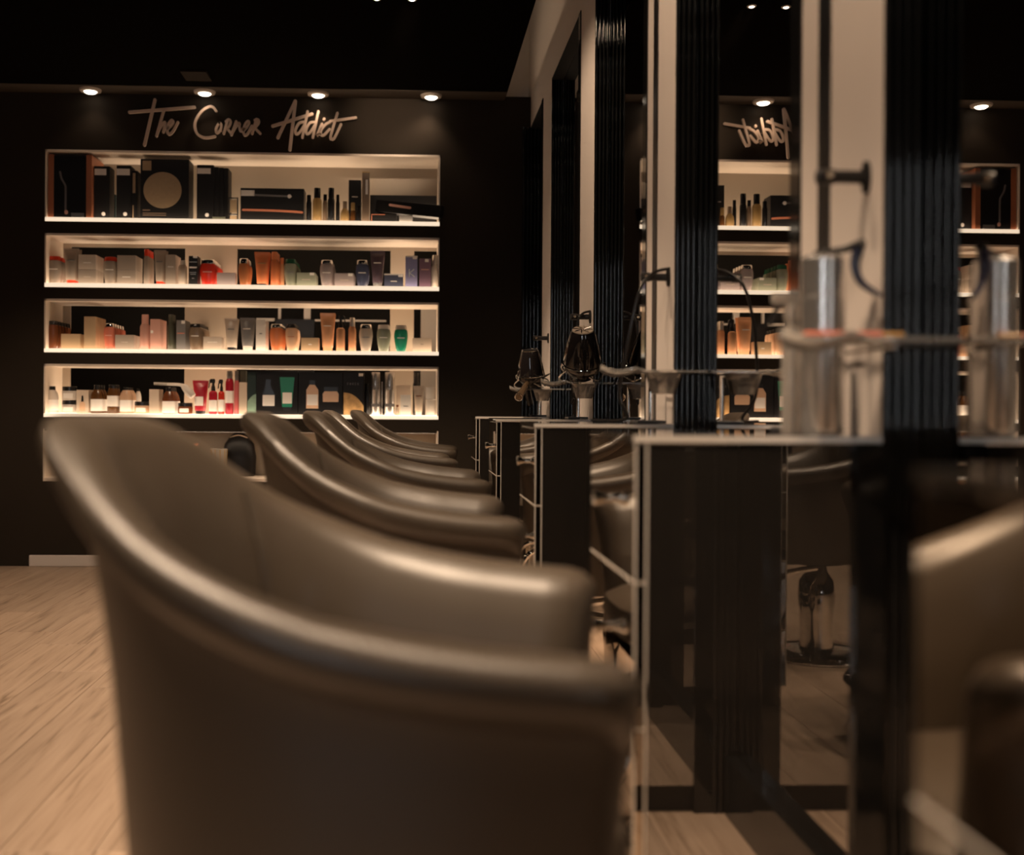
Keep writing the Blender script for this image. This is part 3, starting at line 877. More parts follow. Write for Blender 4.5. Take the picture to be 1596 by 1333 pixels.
for i in range(3):
    carton(0, 332.3 + i * 7.5, 339.3 + i * 7.5, 260.5 + i * 0.7, 'black', 'thin tall black carton, %s of three standing tight together' % ['first', 'middle', 'last'][i], inset=0.06 + 0.012 * i, d=0.12)
q = place(0, 355.3, 368.5, 307, inset=0.05, d=0.03)
t = thing('card_stand', 'small black wire stand holding two beige cards', 'stand', q.loc)
bm = new()
for z in (0.004, q.h * 0.28, q.h - 0.004):
    box(bm, -q.w / 2, q.w / 2, -0.006, 0.006, z - 0.003, z + 0.003)
for s in (-1, 1):
    box(bm, s * q.w / 2 - 0.003, s * q.w / 2 + 0.003, -0.006, 0.006, 0, q.h)
obj('wire_frame', bm, BLKPL, t, False)
for z0, z1 in ((0.06, 0.24), (0.36, 0.90)):
    bm = new(); box(bm, -q.w / 2 + 0.005, q.w / 2 - 0.005, -0.002, 0.001, q.h * z0, q.h * z1); obj('card', bm, TAN, t, False)
t, q = carton(0, 373.5, 472.5, 293.5, 'black', 'long low black carton with copper line and white label', inset=0.05, d=0.12, tagc=(0.01, 0.22, 0.76, 0.93))
f = -q.d / 2
bm = new(); stroke(bm, [(v.x, v.y) for v in spline([(-q.w * 0.46, q.h * 0.335, 0), (0, q.h * 0.325, 0), (q.w * 0.33, q.h * 0.30, 0), (q.w * 0.47, q.h * 0.28, 0)], 5)], 0.012, f - 0.001, f); obj('copper_line', bm, mat('bright_copper_print', (0.62, 0.22, 0.12), 0.4), t, False)
bm = new(); stroke(bm, [(-q.w * 0.28, q.h * 0.79), (q.w * 0.30, q.h * 0.76)], 0.010, f - 0.001, f); obj('printed_iron', bm, pm('grey'), t, False)
bm = new(); disc(bm, q.w * 0.27, q.h * 0.76, f - 0.001, 0.011, 0.011, 0.001, 16); obj('printed_tip', bm, WHITE, t, False)
slim(0, 475.5, 484, 303, 'black', 'black', 'short dark slim bottle next to the long copper-lined carton', 0.2)
slim(0, 485.5, 500, 292, 'gold', 'black', 'gold bottle with black cap on the top shelf', 0.30, capw=0.72)
slim(0, 501.3, 508.6, 302, 'bronze', 'black', 'small bronze bottle between the gold bottle and the black one', 0.22)
slim(0, 509, 520, 292, 'black', 'black', 'black bottle with gold band and tall black cap', 0.28, lab=None, capw=0.85)
slim(0, 521.5, 528, 302.5, 'black', 'black', 'thin black bottle behind the squat gold bottle', 0.2, inset=0.11)
slim(0, 529, 543, 313, 'gold', 'bronze', 'squat gold bottle with a narrow neck', 0.34, shoulder=0.6, neck=True)
carton(0, 542, 561.5, 280.5, 'black', 'upright black carton behind small amber bottles', inset=0.12, d=0.06, mark=('white', 0.62, 0.4))
slim(0, 544.5, 552.5, 315, 'amberg', 'gold', 'tiny amber bottle with gold cap before the upright black carton', 0.4, inset=0.045)
slim(0, 553.5, 561, 320, 'black', 'black', 'tiny black bottle leaning by the bronze carton', 0.3, inset=0.045)
t, q = carton(0, 563, 574.3, 267.5, 'bronze', 'tall thin bronze carton with gold top', inset=0.04, d=0.03, top='gold')
bm = new(); box(bm, -0.001, 0.012, -0.0162, -0.0145, q.h * 0.55, q.h * 0.84); obj('pale_stripe', bm, WHITE, t, False)
carton(0, 575.5, 679, 304.5, 'black', 'long black carton lying at the back of the top shelf, beneath a tilted one', ybot=None, inset=0.20, d=0.06)
# tilted long carton sticking out of the recess
zs0 = ROWS[0][1]
q0 = at(581, 330, D + 0.10); q1 = at(686, 334, D - 0.10)
t = thing('carton_box', 'long black carton tilted and sticking out over the top shelf edge', 'box', (at(600, 340, D + 0.12).x, D + 0.10, zs0 + 0.002))
ang = math.atan2(-0.16, at(690, 330, D).x - at(600, 340, D).x)
mt = Matrix.Translation((0, 0, 0.058)) @ Matrix.Rotation(-0.30, 4, 'Z') @ Matrix.Rotation(0.13, 4, 'Y')
bm = new(); box(bm, -0.045, 0.335, -0.045, 0.045, 0.002, 0.070, 0.0015, mtx=mt); obj('carton', bm, CARD, t, False)
bm = new(); stroke(bm, [(0.04, 0.046), (0.16, 0.040)], 0.014, -0.0465, -0.0445)
for v in bm.verts:
    v.co = mt @ v.co
obj('printed_iron', bm, pm('pink'), t, False)
bm = new(); box(bm, 0.334, 0.342, -0.046, 0.046, 0.001, 0.071, 0.001, mtx=mt); obj('end_flap', bm, BLKPL, t, False)
t, q = carton(0, 577, 617, 333.5, 'black', 'low black carton with copper edge line under the tilted one', inset=0.055, d=0.10)
bm = new(); box(bm, -q.w / 2 + 0.002, q.w * 0.05, -0.0512, -0.0495, q.h - 0.006, q.h - 0.002); box(bm, -q.w / 2 + 0.002, -q.w / 2 + 0.006, -0.0512, -0.0495, 0.0, q.h - 0.002); obj('copper_line', bm, mat('bright_copper_print', (0.6, 0.2, 0.1)), t, False)
q = place(0, 621, 642, 334, inset=0.018, d=0.01)
tg = new(); box(tg, -q.w / 2, q.w / 2, -0.001, 0.001, 0, q.h, mtx=Matrix.Rotation(-0.35, 4, 'X'))
tag(obj('price_card', tg, WHITE, None, False, q.loc), 'white price card leaning on the low black carton of the top shelf', 'card')
q = place(0, 329.5, 349.5, 337.2, inset=0.018, d=0.01)
tg = new(); box(tg, -q.w / 2, q.w / 2, -0.001, 0.001, 0, q.h, mtx=Matrix.Rotation(-0.35, 4, 'X'))
tag(obj('price_card', tg, pm('sage'), None, False, q.loc), 'greenish price card lying before the three thin black cartons', 'card')

# --- second shelf
bath(1, 70.8, 94.5, 399, 'taupe', 'redc', 'taupe tapered red-capped bottle at the second shelf end', 3, capf=0.15, mark='white')
tubep(1, 97, 121, 386.5, 'taupe', 'redc', 'taupe tube standing on its wide red cap', 1, capf=0.11, mark='grey')
carton(1, 121.5, 149, 420, 'taupe', 'taupe carton, lower of two stacked beside the red-capped tube', d=0.05, n=2, mark=('taupel', 0.5, 0.35))
carton(1, 121.5, 149, 397, 'taupel', 'taupe carton with pale corners, upper of two beside the tube', ybot=419.6, d=0.05, n=2, mark=('white', 0.45, 0.4))
bath(1, 158.5, 181.3, 400, 'taupe', 'redc', 'taupe tapered bottle with red cap between two carton stacks', 3, capf=0.15, mark='white')
carton(1, 182, 211, 420, 'taupe', 'taupe carton with white star, lower of two by the slim bottles', d=0.05, n=2, mark=('white', 0.5, 0.4))
carton(1, 182, 211, 398, 'taupe', 'plain taupe carton, upper of two by the slim bottles', ybot=419.6, d=0.05, n=2)
slim(1, 222, 231.5, 388, 'taupe', 'redc', 'slim taupe bottle with red-orange cap', 0.19, n=2)
tubep(1, 238, 257, 389, 'taupe', 'redc', 'taupe tube on a small red cap, after the slim red-topped bottles', 1, capf=0.10, mark='grey')
carton(1, 257.5, 273, 397, 'taupe', 'tall taupe carton on the second shelf with white marks', d=0.045, n=2, mark=('white', 0.60, 0.5))
slim(1, 276.2, 289.5, 405.5, 'taupel', 'white', 'short taupe bottle with white cap before the black carton', 0.18, p=4, capw=0.62)
t, q = carton(1, 293.3, 307.6, 399, 'black', 'narrow black carton with rows of white print', d=0.04, tagc=(0.5, 0.95, 0.93, 1.0), n=1)
for z, wd in ((0.80, 0.8), (0.60, 0.8), (0.44, 0.7), (0.38, 0.6), (0.24, 0.25)):
    bm = new(); box(bm, -q.w * wd / 2, q.w * wd / 2, -0.0208, -0.0195, q.h * z - 0.003, q.h * z + (0.005 if z == 0.6 else 0.001)); obj('printed_line', bm, WHITE if z == 0.60 else pm('silver'), t, False)
bath(1, 309.5, 336, 404, 'red', 'chrome', 'glossy red rounded bottle with chrome cap', 4, capf=0.17, mark='pink')
carton(1, 337.5, 366, 425, 'mauve', 'low mauve carton between the red and the amber bottles', d=0.06)
bath(1, 370, 387.5, 402.5, 'amber', 'chrome', 'amber tapered bottle with chrome cap', 2, capf=0.19)
tubep(1, 395, 419.5, 392, 'orange', 'black', 'orange tube on a black cap', 1, capf=0.07, mark='gold')
slim(1, 420.5, 432.5, 392, 'orange', 'orange', 'slim orange bottle with orange cap', 0.22, n=2)
slim(1, 435, 442, 401.5, 'peach', 'orange', 'small orange-capped bottle before the green-capped one', 0.2, inset=0.12)
bath(1, 441.5, 462, 403.5, 'sage', 'green', 'sage tapered bottle with dark green cap', 4, capf=0.17, mark='grey')
carton(1, 462, 491, 425, 'sage', 'low sage green carton on the second shelf', d=0.06, n=2, tagc=(0.70, 0.94, 0.82, 1.0), mark=('taupel', 0.5, 0.4))
bath(1, 497.3, 519.5, 405, 'mauve', 'chrome', 'mauve tapered bottle with chrome cap', 3, capf=0.16, mark='white')
carton(1, 521, 551, 426, 'mauve', 'low mauve carton before the navy bottle', d=0.06, n=2, tagc=(0.70, 0.94, 0.80, 1.0), mark=('taupel', 0.5, 0.4))
bath(1, 553.2, 574.5, 405, 'navy', 'chrome', 'navy tapered bottle with chrome cap', 2, capf=0.16, mark='white')
tubep(1, 576, 599, 390, 'plum', 'silver', 'dark plum tube on a silver cap', 1, capf=0.12, mark='white')
carton(1, 598.5, 628, 427, 'navy', 'low navy carton with white lid edge', d=0.06, tagc=(0.74, 0.98, 0.78, 1.0), mark=('silver', 0.45, 0.3), top='white')
t, q = carton(1, 631.3, 650, 399, 'lilac', 'upright lilac carton with a pale letter K', d=0.05, top='white', tagc=(0.60, 0.96, 0.90, 1.0))
bm = new(); h2 = q.h * 0.46
stroke(bm, [(-0.012, h2 - 0.020), (-0.012, h2 + 0.020)], 0.006, -0.0262, -0.0248); stroke(bm, [(0.014, h2 + 0.020), (-0.010, h2), (0.016, h2 - 0.020)], 0.006, -0.0266, -0.0248)
obj('printed_letter', bm, pm('silver'), t, False)
carton(1, 653, 671, 403, 'plumb', 'upright plum carton beside the lilac one', d=0.05, tagc=(0.48, 0.80, 0.88, 0.98), mark=('pink', 0.62, 0.6))
slim(1, 672.3, 683, 397, 'clear', 'silver', 'slim clear bottle with silver cap by the shelf end', 0.28, n=1)

# --- third shelf
bath(2, 71, 90, 500, 'brown', 'black', 'dark brown tapered bottle with black cap', 4, capf=0.14)
carton(2, 95.3, 125, 520.5, 'tan', 'low tan carton beside the dark brown bottles', d=0.06, n=2)
carton(2, 131, 149, 493.5, 'tan', 'tall tan carton on the third shelf', d=0.05, n=3)
bath(2, 160, 178.5, 504, 'coral', 'chrome', 'coral pink tapered bottle with chrome cap', 4, capf=0.14, mark='pink')
carton(2, 179.5, 209, 522, 'taupe', 'low taupe carton beside the coral bottles', d=0.06, n=2, mark=('taupel', 0.5, 0.3))
slim(2, 216.8, 233, 490, 'pink', 'pink', 'pink spray bottle with pink overcap', 0.27, capw=0.68, name='mist_bottle')
carton(2, 234, 250, 497.5, 'pink', 'upright dusty pink carton with round sticker', d=0.05, n=2, tagc=(0.05, 0.30, 0.54, 0.63))
slim(2, 259.7, 271, 490, 'olive', 'olive', 'slim dark olive bottle with tall cap', 0.28, capw=0.72, n=1)
carton(2, 275, 289, 499, 'grey', 'upright charcoal carton with small red print', d=0.045, n=2, tagc=(0.55, 0.95, 0.88, 0.98), mark=('coral', 0.56, 0.75))
bath(2, 293, 314.5, 504.5, 'bronze', 'black', 'bronze taupe tapered bottle with black cap', 4, capf=0.14, mark='white')
carton(2, 317, 345.5, 525, 'taupel', 'low pale taupe carton with silver corners', d=0.06, n=1, mark=('white', 0.6, 0.5))
tubep(2, 349, 370, 496, 'taupel', 'black', 'pale taupe tube on a black cap', 1, capf=0.10, mark='grey')
tubep(2, 373, 396, 495, 'grey', 'clear', 'charcoal tube on a clear cap', 1, capf=0.14, mark='white')
carton(2, 399, 414, 498.5, 'white', 'upright white carton on the third shelf', d=0.045, n=2, mark=('grey', 0.55, 0.2))
bath(2, 419.5, 441.5, 505, 'orange', 'chrome', 'orange tapered bottle with chrome cap', 3, capf=0.15)
bath(2, 444, 463, 505, 'peachd', 'black', 'golden amber tapered bottle with black cap', 3, capf=0.15, mark='amber')
carton(2, 469.5, 497, 526.5, 'tan', 'low tan carton with white letter beside the golden amber bottle', d=0.06, mark=('white', 0.5, 0.15))
tubep(2, 498.3, 522, 487.5, 'peach', 'peach', 'tall peach tube with pale band', 1, capf=0.10, mark='white')
sprayer(2, 524, 537.5, 491.5, 'peach', 'peach spray bottle beside the tall peach tube', facing=1)
slim(2, 543, 554.2, 495, 'peach', 'silver', 'slim peach bottle with silver cap', 0.26, capw=0.7, n=1)
bath(2, 559.5, 581, 505.5, 'taupel', 'chrome', 'pale taupe tapered bottle with chrome cap standing alone', 0, capf=0.16, mark='grey')
bath(2, 587, 609, 506, 'sage', 'white', 'sage tapered bottle with wide white cap', 1, capf=0.16, mark='white')
bath(2, 614.3, 636, 506.5, 'emerald', 'clear', 'emerald green tapered bottle with clear cap', 0, capf=0.17, mark='white')
carton(2, 643, 673, 527, 'beige', 'low beige carton by the shelf end', d=0.08, mark=('taupe', 0.55, 0.12))

# --- fourth shelf
slim(3, 71, 90, 602, 'clear', 'black', 'clear bottle with black cap at the end of the fourth shelf', 0.14, shoulder=0.72, neck=True, lab=(0.1, 0.5))
jar(3, 94.5, 119, 624, 'clear', 'black', 'clear jar with black lid, lower of two stacked')
jar(3, 94.5, 119, 602.5, 'clear', 'black', 'clear jar with black lid, upper of two stacked', ybot=623.6)
t, q = carton(3, 120, 138.5, 608, 'beige', 'beige carton printed with a dropper bottle', d=0.05, n=1)
bm = new(); poly(bm, [(-0.016, 0.012), (0.016, 0.012), (0.016, 0.055), (0.006, 0.066), (-0.006, 0.066), (-0.016, 0.055)], -0.025, 0.001); obj('printed_bottle', bm, pm('peachd'), t, False)
bm = new(); poly(bm, [(-0.007, 0.066), (0.007, 0.066), (0.005, 0.100), (-0.004, 0.100)], -0.025, 0.001); obj('printed_dropper', bm, pm('black'), t, False)
slim(3, 140.5, 160, 600, 'amberg', 'black', 'amber bottle with white label beside the dropper carton', 0.16, shoulder=0.70, neck=True, lab=(0.08, 0.50), p=2.6, n=2)
slim(3, 166.5, 184, 600, 'amberg', 'black', 'amber bottle with high white label and dark foot', 0.12, shoulder=0.80, lab=(0.25, 0.62), p=2.6, n=1)
slim(3, 186, 205, 604, 'peachd', 'black', 'peach bottle with pale label beside the high-labelled amber bottle', 0.10, shoulder=0.72, neck=True, lab=(0.08, 0.52), p=2.6, n=2)
jar(3, 208, 232.5, 626, 'peachd', 'black', 'peach jar with black lid')
slim(3, 210, 219.5, 606, 'white', 'black', 'white bottle standing behind the peach jar', 0.10, shoulder=0.72, neck=True, inset=0.16)
carton(3, 233.3, 248.5, 607, 'beige', 'upright beige carton before the red amber bottle', d=0.05, n=1)
slim(3, 252.5, 274, 604, 'brown', 'black', 'red amber bottle with wide white label', 0.14, shoulder=0.66, neck=True, lab=(0.03, 0.48), p=2.6, n=2)
jar(3, 276, 299.5, 628, 'brown', 'black', 'dark brown jar with black lid')
tubep(3, 299.8, 322, 593, 'crimson', 'black', 'crimson tube on a black cap with pale label', 1, capf=0.10, lab=True)
sprayer(3, 325.5, 338.5, 590.5, 'crimson', 'crimson spray bottle with black trigger beside the crimson tube', lab=(0.08, 0.40))
sprayer(3, 340, 349.8, 591.5, 'red', 'bright red spray bottle with white label', lab=(0.08, 0.42))
slim(3, 351, 364, 578, 'crimson', 'grey', 'tall crimson bottle with grey cap', 0.18, lab=(0.26, 0.54), capw=0.7)
slim(3, 364.6, 372.6, 578, 'pinkr', 'grey', 'thin pink bottle with grey cap beside the tall crimson bottle', 0.22)
carton(3, 373.3, 385.8, 596, 'beige', 'plain upright beige carton before the black display boxes', d=0.05)
carton(3, 375, 384, 578, 'olive', 'olive carton standing behind the plain beige carton', d=0.04, inset=0.14)


def display_box(x0, xm, x1, label):
    a = at(x0, 500, D + 0.12); b = at(xm, 500, D + 0.045); c = at(x1, 500, D + 0.045)
    return a, b, c


# display boxes with product pictures
q = place(3, 400.5, 464.8, 579.5, inset=0.045, d=0.09)
t = thing('display_box', 'black display box picturing a dark bottle and a green tube', 'box', q.loc)
X = lambda px: at(px, 600, q.Y).x - q.x
Z = lambda py: at(433, py, q.Y).z - q.z
bm = new(); box(bm, -q.w / 2, q.w / 2, -q.d / 2, q.d / 2, 0, q.h, 0.001); obj('carton', bm, CARD, t, False)
f = -q.d / 2
bm = new(); box(bm, X(409.5), X(428), f - 0.0015, f, Z(633), Z(616)); obj('printed_label', bm, WHITE, t, False)
bm = new(); poly(bm, [(X(409), Z(634.5)), (X(428.5), Z(634.5)), (X(428.5), Z(614)), (X(422), Z(603)), (X(422), Z(592)), (X(414), Z(592)), (X(414), Z(603)), (X(409), Z(614))], f, 0.0008); obj('printed_bottle', bm, pm('black', 0.15), t, False)
bm = new(); poly(bm, [(X(440), Z(634.5)), (X(455), Z(634.5)), (X(459), Z(588)), (X(436), Z(588))], f, 0.001); obj('printed_tube', bm, pm('emerald'), t, False)
bm = new(); box(bm, X(440.5), X(455), f - 0.0018, f, Z(629), Z(612)); obj('printed_label', bm, WHITE, t, False)
bm = new(); poly(bm, [(X(442), Z(640)), (X(453), Z(640)), (X(454), Z(635)), (X(441), Z(635))], f, 0.001); obj('printed_cap', bm, BLKPL, t, False)
q = place(3, 386.5, 400, 580.0, inset=0.05, d=0.09)
t = thing('display_box', 'narrow dark display box with pale green arc print', 'box', q.loc)
bm = new(); box(bm, -q.w / 2, q.w / 2, -q.d / 2, q.d / 2, 0, q.h, 0.001); obj('carton', bm, cm('teal'), t, False)
arc_ = [(q.w / 2, 0.002), (-q.w / 2, 0.002)] + [(-q.w / 2 + q.w * i / 6, 0.075 + 0.04 * math.sin(PI / 2 * i / 6)) for i in range(7)]
bm = new(); poly(bm, arc_, -q.d / 2, 0.001); obj('printed_arc', bm, mat('pale_green_print', (0.22, 0.34, 0.26), 0.5, noise=0.2, nscale=50), t, False)
q = place(3, 465.8, 534.5, 580.5, inset=0.045, d=0.09)
t = thing('display_box', 'black display box picturing a peach bottle and a peach jar', 'box', q.loc)
X = lambda px: at(px, 600, q.Y).x - q.x
Z = lambda py: at(500, py, q.Y).z - q.z
bm = new(); box(bm, -q.w / 2, q.w / 2, -q.d / 2, q.d / 2, 0, q.h, 0.001); obj('carton', bm, CARD, t, False)
bm = new(); poly(bm, [(X(477.5), Z(637)), (X(496.3), Z(637)), (X(496.3), Z(608)), (X(490.5), Z(600)), (X(482.5), Z(600)), (X(477.5), Z(608))], f, 0.001); obj('printed_bottle', bm, pm('peachd'), t, False)
bm = new(); box(bm, X(478.5), X(495.3), f - 0.0018, f, Z(632), Z(615)); obj('printed_label', bm, WHITE, t, False)
bm = new(); box(bm, X(482), X(491), f - 0.0012, f, Z(600), Z(593)); obj('printed_cap', bm, BLKPL, t, False)
bm = new(); poly(bm, [(X(503.5), Z(626.5)), (X(527.5), Z(626.5)), (X(528), Z(614)), (X(525), Z(610)), (X(506), Z(610)), (X(503), Z(614))], f, 0.001); obj('printed_jar', bm, pm('peachd'), t, False)
bm = new(); box(bm, X(505), X(526.5), f - 0.0012, f, Z(610), Z(603)); obj('printed_lid', bm, BLKPL, t, False)
q = place(3, 535.3, 567.5, 580.5, inset=0.05, d=0.09)
t = thing('display_box', 'black display box with tan circle print and a small word', 'box', q.loc)
bm = new(); box(bm, -q.w / 2, q.w / 2, -q.d / 2, q.d / 2, 0, q.h, 0.001); obj('carton', bm, CARD, t, False)
X = lambda px: at(px, 600, q.Y).x - q.x
Z = lambda py: at(551, py, q.Y).z - q.z
arc_ = [(X(567), 0.002), (X(535.8), 0.002)] + [(X(535.8) + (X(567) - X(535.8)) * i / 10, 0.128 - 0.075 * (i / 10) ** 2.3) for i in range(11)]
bm = new(); poly(bm, arc_, f, 0.001); obj('printed_circle', bm, mat('marbled_tan_print', (0.45, 0.27, 0.11), 0.5, noise=0.75, nscale=34), t, False)
GL = {'f': [[(0, 0), (0, 2)], [(0, 2), (1, 2)], [(0, 1), (0.8, 1)]], 'o': [[(0, 0), (1, 0), (1, 2), (0, 2), (0, 0)]], 'r': [[(0, 0), (0, 2), (1, 2), (1, 1), (0, 1), (1, 0)]],
      'c': [[(1, 0), (0, 0), (0, 2), (1, 2)]], 'e': [[(1, 0), (0, 0), (0, 2), (1, 2)], [(0, 1), (0.8, 1)]]}
for i, c in enumerate('force'):
    bm = new()
    for s in GL[c]:
        stroke(bm, [(X(541.5 + 4 * i) + 0.0045 * a_, Z(600) + 0.0055 * b_) for a_, b_ in s], 0.002, f - 0.001, f)
    obj('printed_letter', bm, pm('grey'), t, False)
bm = new(); box(bm, X(559), X(566), f - 0.001, f, Z(586.5), Z(582)); obj('price_tag', bm, WHITE, t, False)
slim(3, 568.5, 578.5, 598, 'black', 'black', 'dark bottle squeezed between display box and silver can', 0.2, inset=0.10)


def can(x0, x1, yt, label, n=0, inset=0.05):
    q = place(3, x0, x1, yt, inset=inset, d=0.045)
    t = thing('aerosol_can', label, 'can', q.loc)
    r = q.w / 2; h = q.h
    al = mat('aluminium_can', (0.60, 0.56, 0.53), 0.25, 0.85)
    bm = new(); loft(bm, [(0, r * 0.95, r * 0.95), (0.003, r, r), (h * 0.58, r, r), (h * 0.585, r * 1.02, r * 1.02), (h * 0.60, r * 1.02, r * 1.02), (h * 0.605, r, r), (h * 0.70, r, r)], 20); obj('can_body', bm, al, t)
    bm = new(); loft(bm, [(h * 0.70, r * 0.97, r * 0.97), (h * 0.985, r * 0.97, r * 0.97), (h, r * 0.9, r * 0.9)], 20); obj('overcap', bm, al, t)
    bm = new(); loft(bm, [(h * 0.20, r * 1.008, r * 1.008), (h * 0.27, r * 1.008, r * 1.008)], 20); obj('printed_band', bm, pm('grey'), t)
    if n:
        t['group'] = 'row of ' + ' '.join(label.split()[:5]); rowcopies(t, n, 0.062)
    return t


can(579.5, 592.5, 580, 'tall silver can next to the tan-circle display box', 1)
can(594.6, 597.2, 595, 'thin silver can between two tall silver cans')
can(600.5, 616, 580, 'tall silver can next to the pale cartons', 1)
carton(3, 618.5, 641, 600.5, 'beige', 'wide beige carton behind the small white one', d=0.06, inset=0.14)
slim(3, 617.8, 622.8, 631, 'beige', 'brown', 'tiny beige bottle at the foot of a tall silver can', 0.2)
carton(3, 625, 641.5, 615.5, 'white', 'small white carton with grey arc mark', d=0.04, mark=('grey', 0.45, 0.4))
tubep(3, 645, 662, 601.5, 'beige', 'white', 'beige tube with brown square on a white cap', 0, capf=0.12, mark='brown')
slim(3, 644, 654.5, 580.5, 'black', 'black', 'tall black bottle behind the beige tube', 0.2, inset=0.15)
t = slim(3, 664, 681, 603.5, 'clear', 'white', 'clear bottle with white spray head by the end of the fourth shelf', 0.42, p=3.4, capw=0.95, shoulder=0.94)
# white hair brush lying across the bottles
p0 = at(240, 598, D + 0.07); p1 = at(262, 599, D + 0.065); p2 = at(281, 600, D + 0.05); p3 = at(291, 607, D + 0.03); p4 = at(301, 618, D + 0.02)
t = thing('hair_brush', 'white hair brush lying across the amber bottles of the fourth shelf', 'brush', (p2.x, p2.y, p2.z))
bm = new(); pp = spline([p - p2 for p in (p0, p1, p2, p3, p4)], 6); n_ = len(pp)
tube(bm, pp, [0.008 if i < n_ * 0.5 else 0.008 + 0.016 * math.sin(PI * min(1, (i - n_ * 0.5) / (n_ * 0.5) * 0.85)) for i in range(n_)], 10)
obj('handle', bm, pm('white', 0.3), t)
bm = new()
for i in range(9):
    a = p0.lerp(p1, i / 9) - p2
    box(bm, a.x - 0.0012, a.x + 0.0012, a.y - 0.008, a.y + 0.008, a.z - 0.010, a.z + 0.014)
obj('bristles', bm, pm('olive'), t, False)

# --- bottom recess, glimpsed between the chairs
zb5 = ROWS[4][1] + LIFT
q = place(4, 328, 354, 700, inset=0.08, d=0.07)
t = thing('glass_tumbler', 'glass tumbler with gold stripes in the lowest recess', 'glass', q.loc)
r = q.w / 2
bm = new(); loft(bm, [(0, r * 0.75, r * 0.75), (0.004, r * 0.78, r * 0.78), (q.h, r, r), (q.h, r * 0.93, r * 0.93), (0.01, r * 0.70, r * 0.70)], 24, cap=True); obj('glass_body', bm, mat('frosted_glass', (0.75, 0.68, 0.6), 0.15, trans=0.6), t)
for i in range(10):
    a = 2 * PI * i / 10
    bm = new(); tube(bm, [(r * 0.80 * math.cos(a), r * 0.80 * math.sin(a), 0.008), (r * 1.0 * math.cos(a), r * 1.0 * math.sin(a), q.h - 0.004)], 0.003, 5); obj('gold_stripe', bm, pm('gold'), t)
q = place(4, 344, 398, 676, inset=0.12, d=0.16)
t = thing('toiletry_bag', 'rounded black bag beside the striped tumbler', 'bag', q.loc)
r = q.w / 2
bm = new(); loft(bm, [(0, r * 0.86, 0.05), (0.01, r * 0.95, 0.06), (q.h * 0.45, r, 0.065), (q.h * 0.75, r * 0.86, 0.05), (q.h * 0.93, r * 0.55, 0.03), (q.h, r * 0.3, 0.012)], 26, 2.4); obj('bag_body', bm, CARD, t)
bm = new(); tube(bm, spline([(-r * 0.5, -0.03, q.h * 0.9), (0, -0.04, q.h * 0.96), (r * 0.5, -0.03, q.h * 0.9)], 6), 0.004, 6); obj('zip', bm, CHROME, t)
p = at(296, 698, D + 0.06)
t = thing('hair_dryer', 'copper and black hair dryer lying in the lowest recess', 'hair dryer', (p.x - 0.09, D + 0.10, zb5))
R = Matrix.Translation((0, 0, p.z - zb5)) @ Matrix.Rotation(PI / 2, 4, 'Y')
bm = new(); loft(bm, [(-0.06, 0.030, 0.030), (0.0, 0.032, 0.032), (0.06, 0.022, 0.022), (0.11, 0.018, 0.018)], 18, mtx=R); b_ = obj('barrel', bm, BLKGL, t)
bm = new(); loft(bm, [(0.10, 0.021, 0.021), (0.128, 0.024, 0.024)], 18, mtx=R); obj('copper_nozzle', bm, COPPER, t)
bm = new(); loft(bm, [(0, 0.022, 0.018), (p.z - zb5, 0.018, 0.016)], 14, cx=-0.02); obj('handle', bm, BLKGL, t)


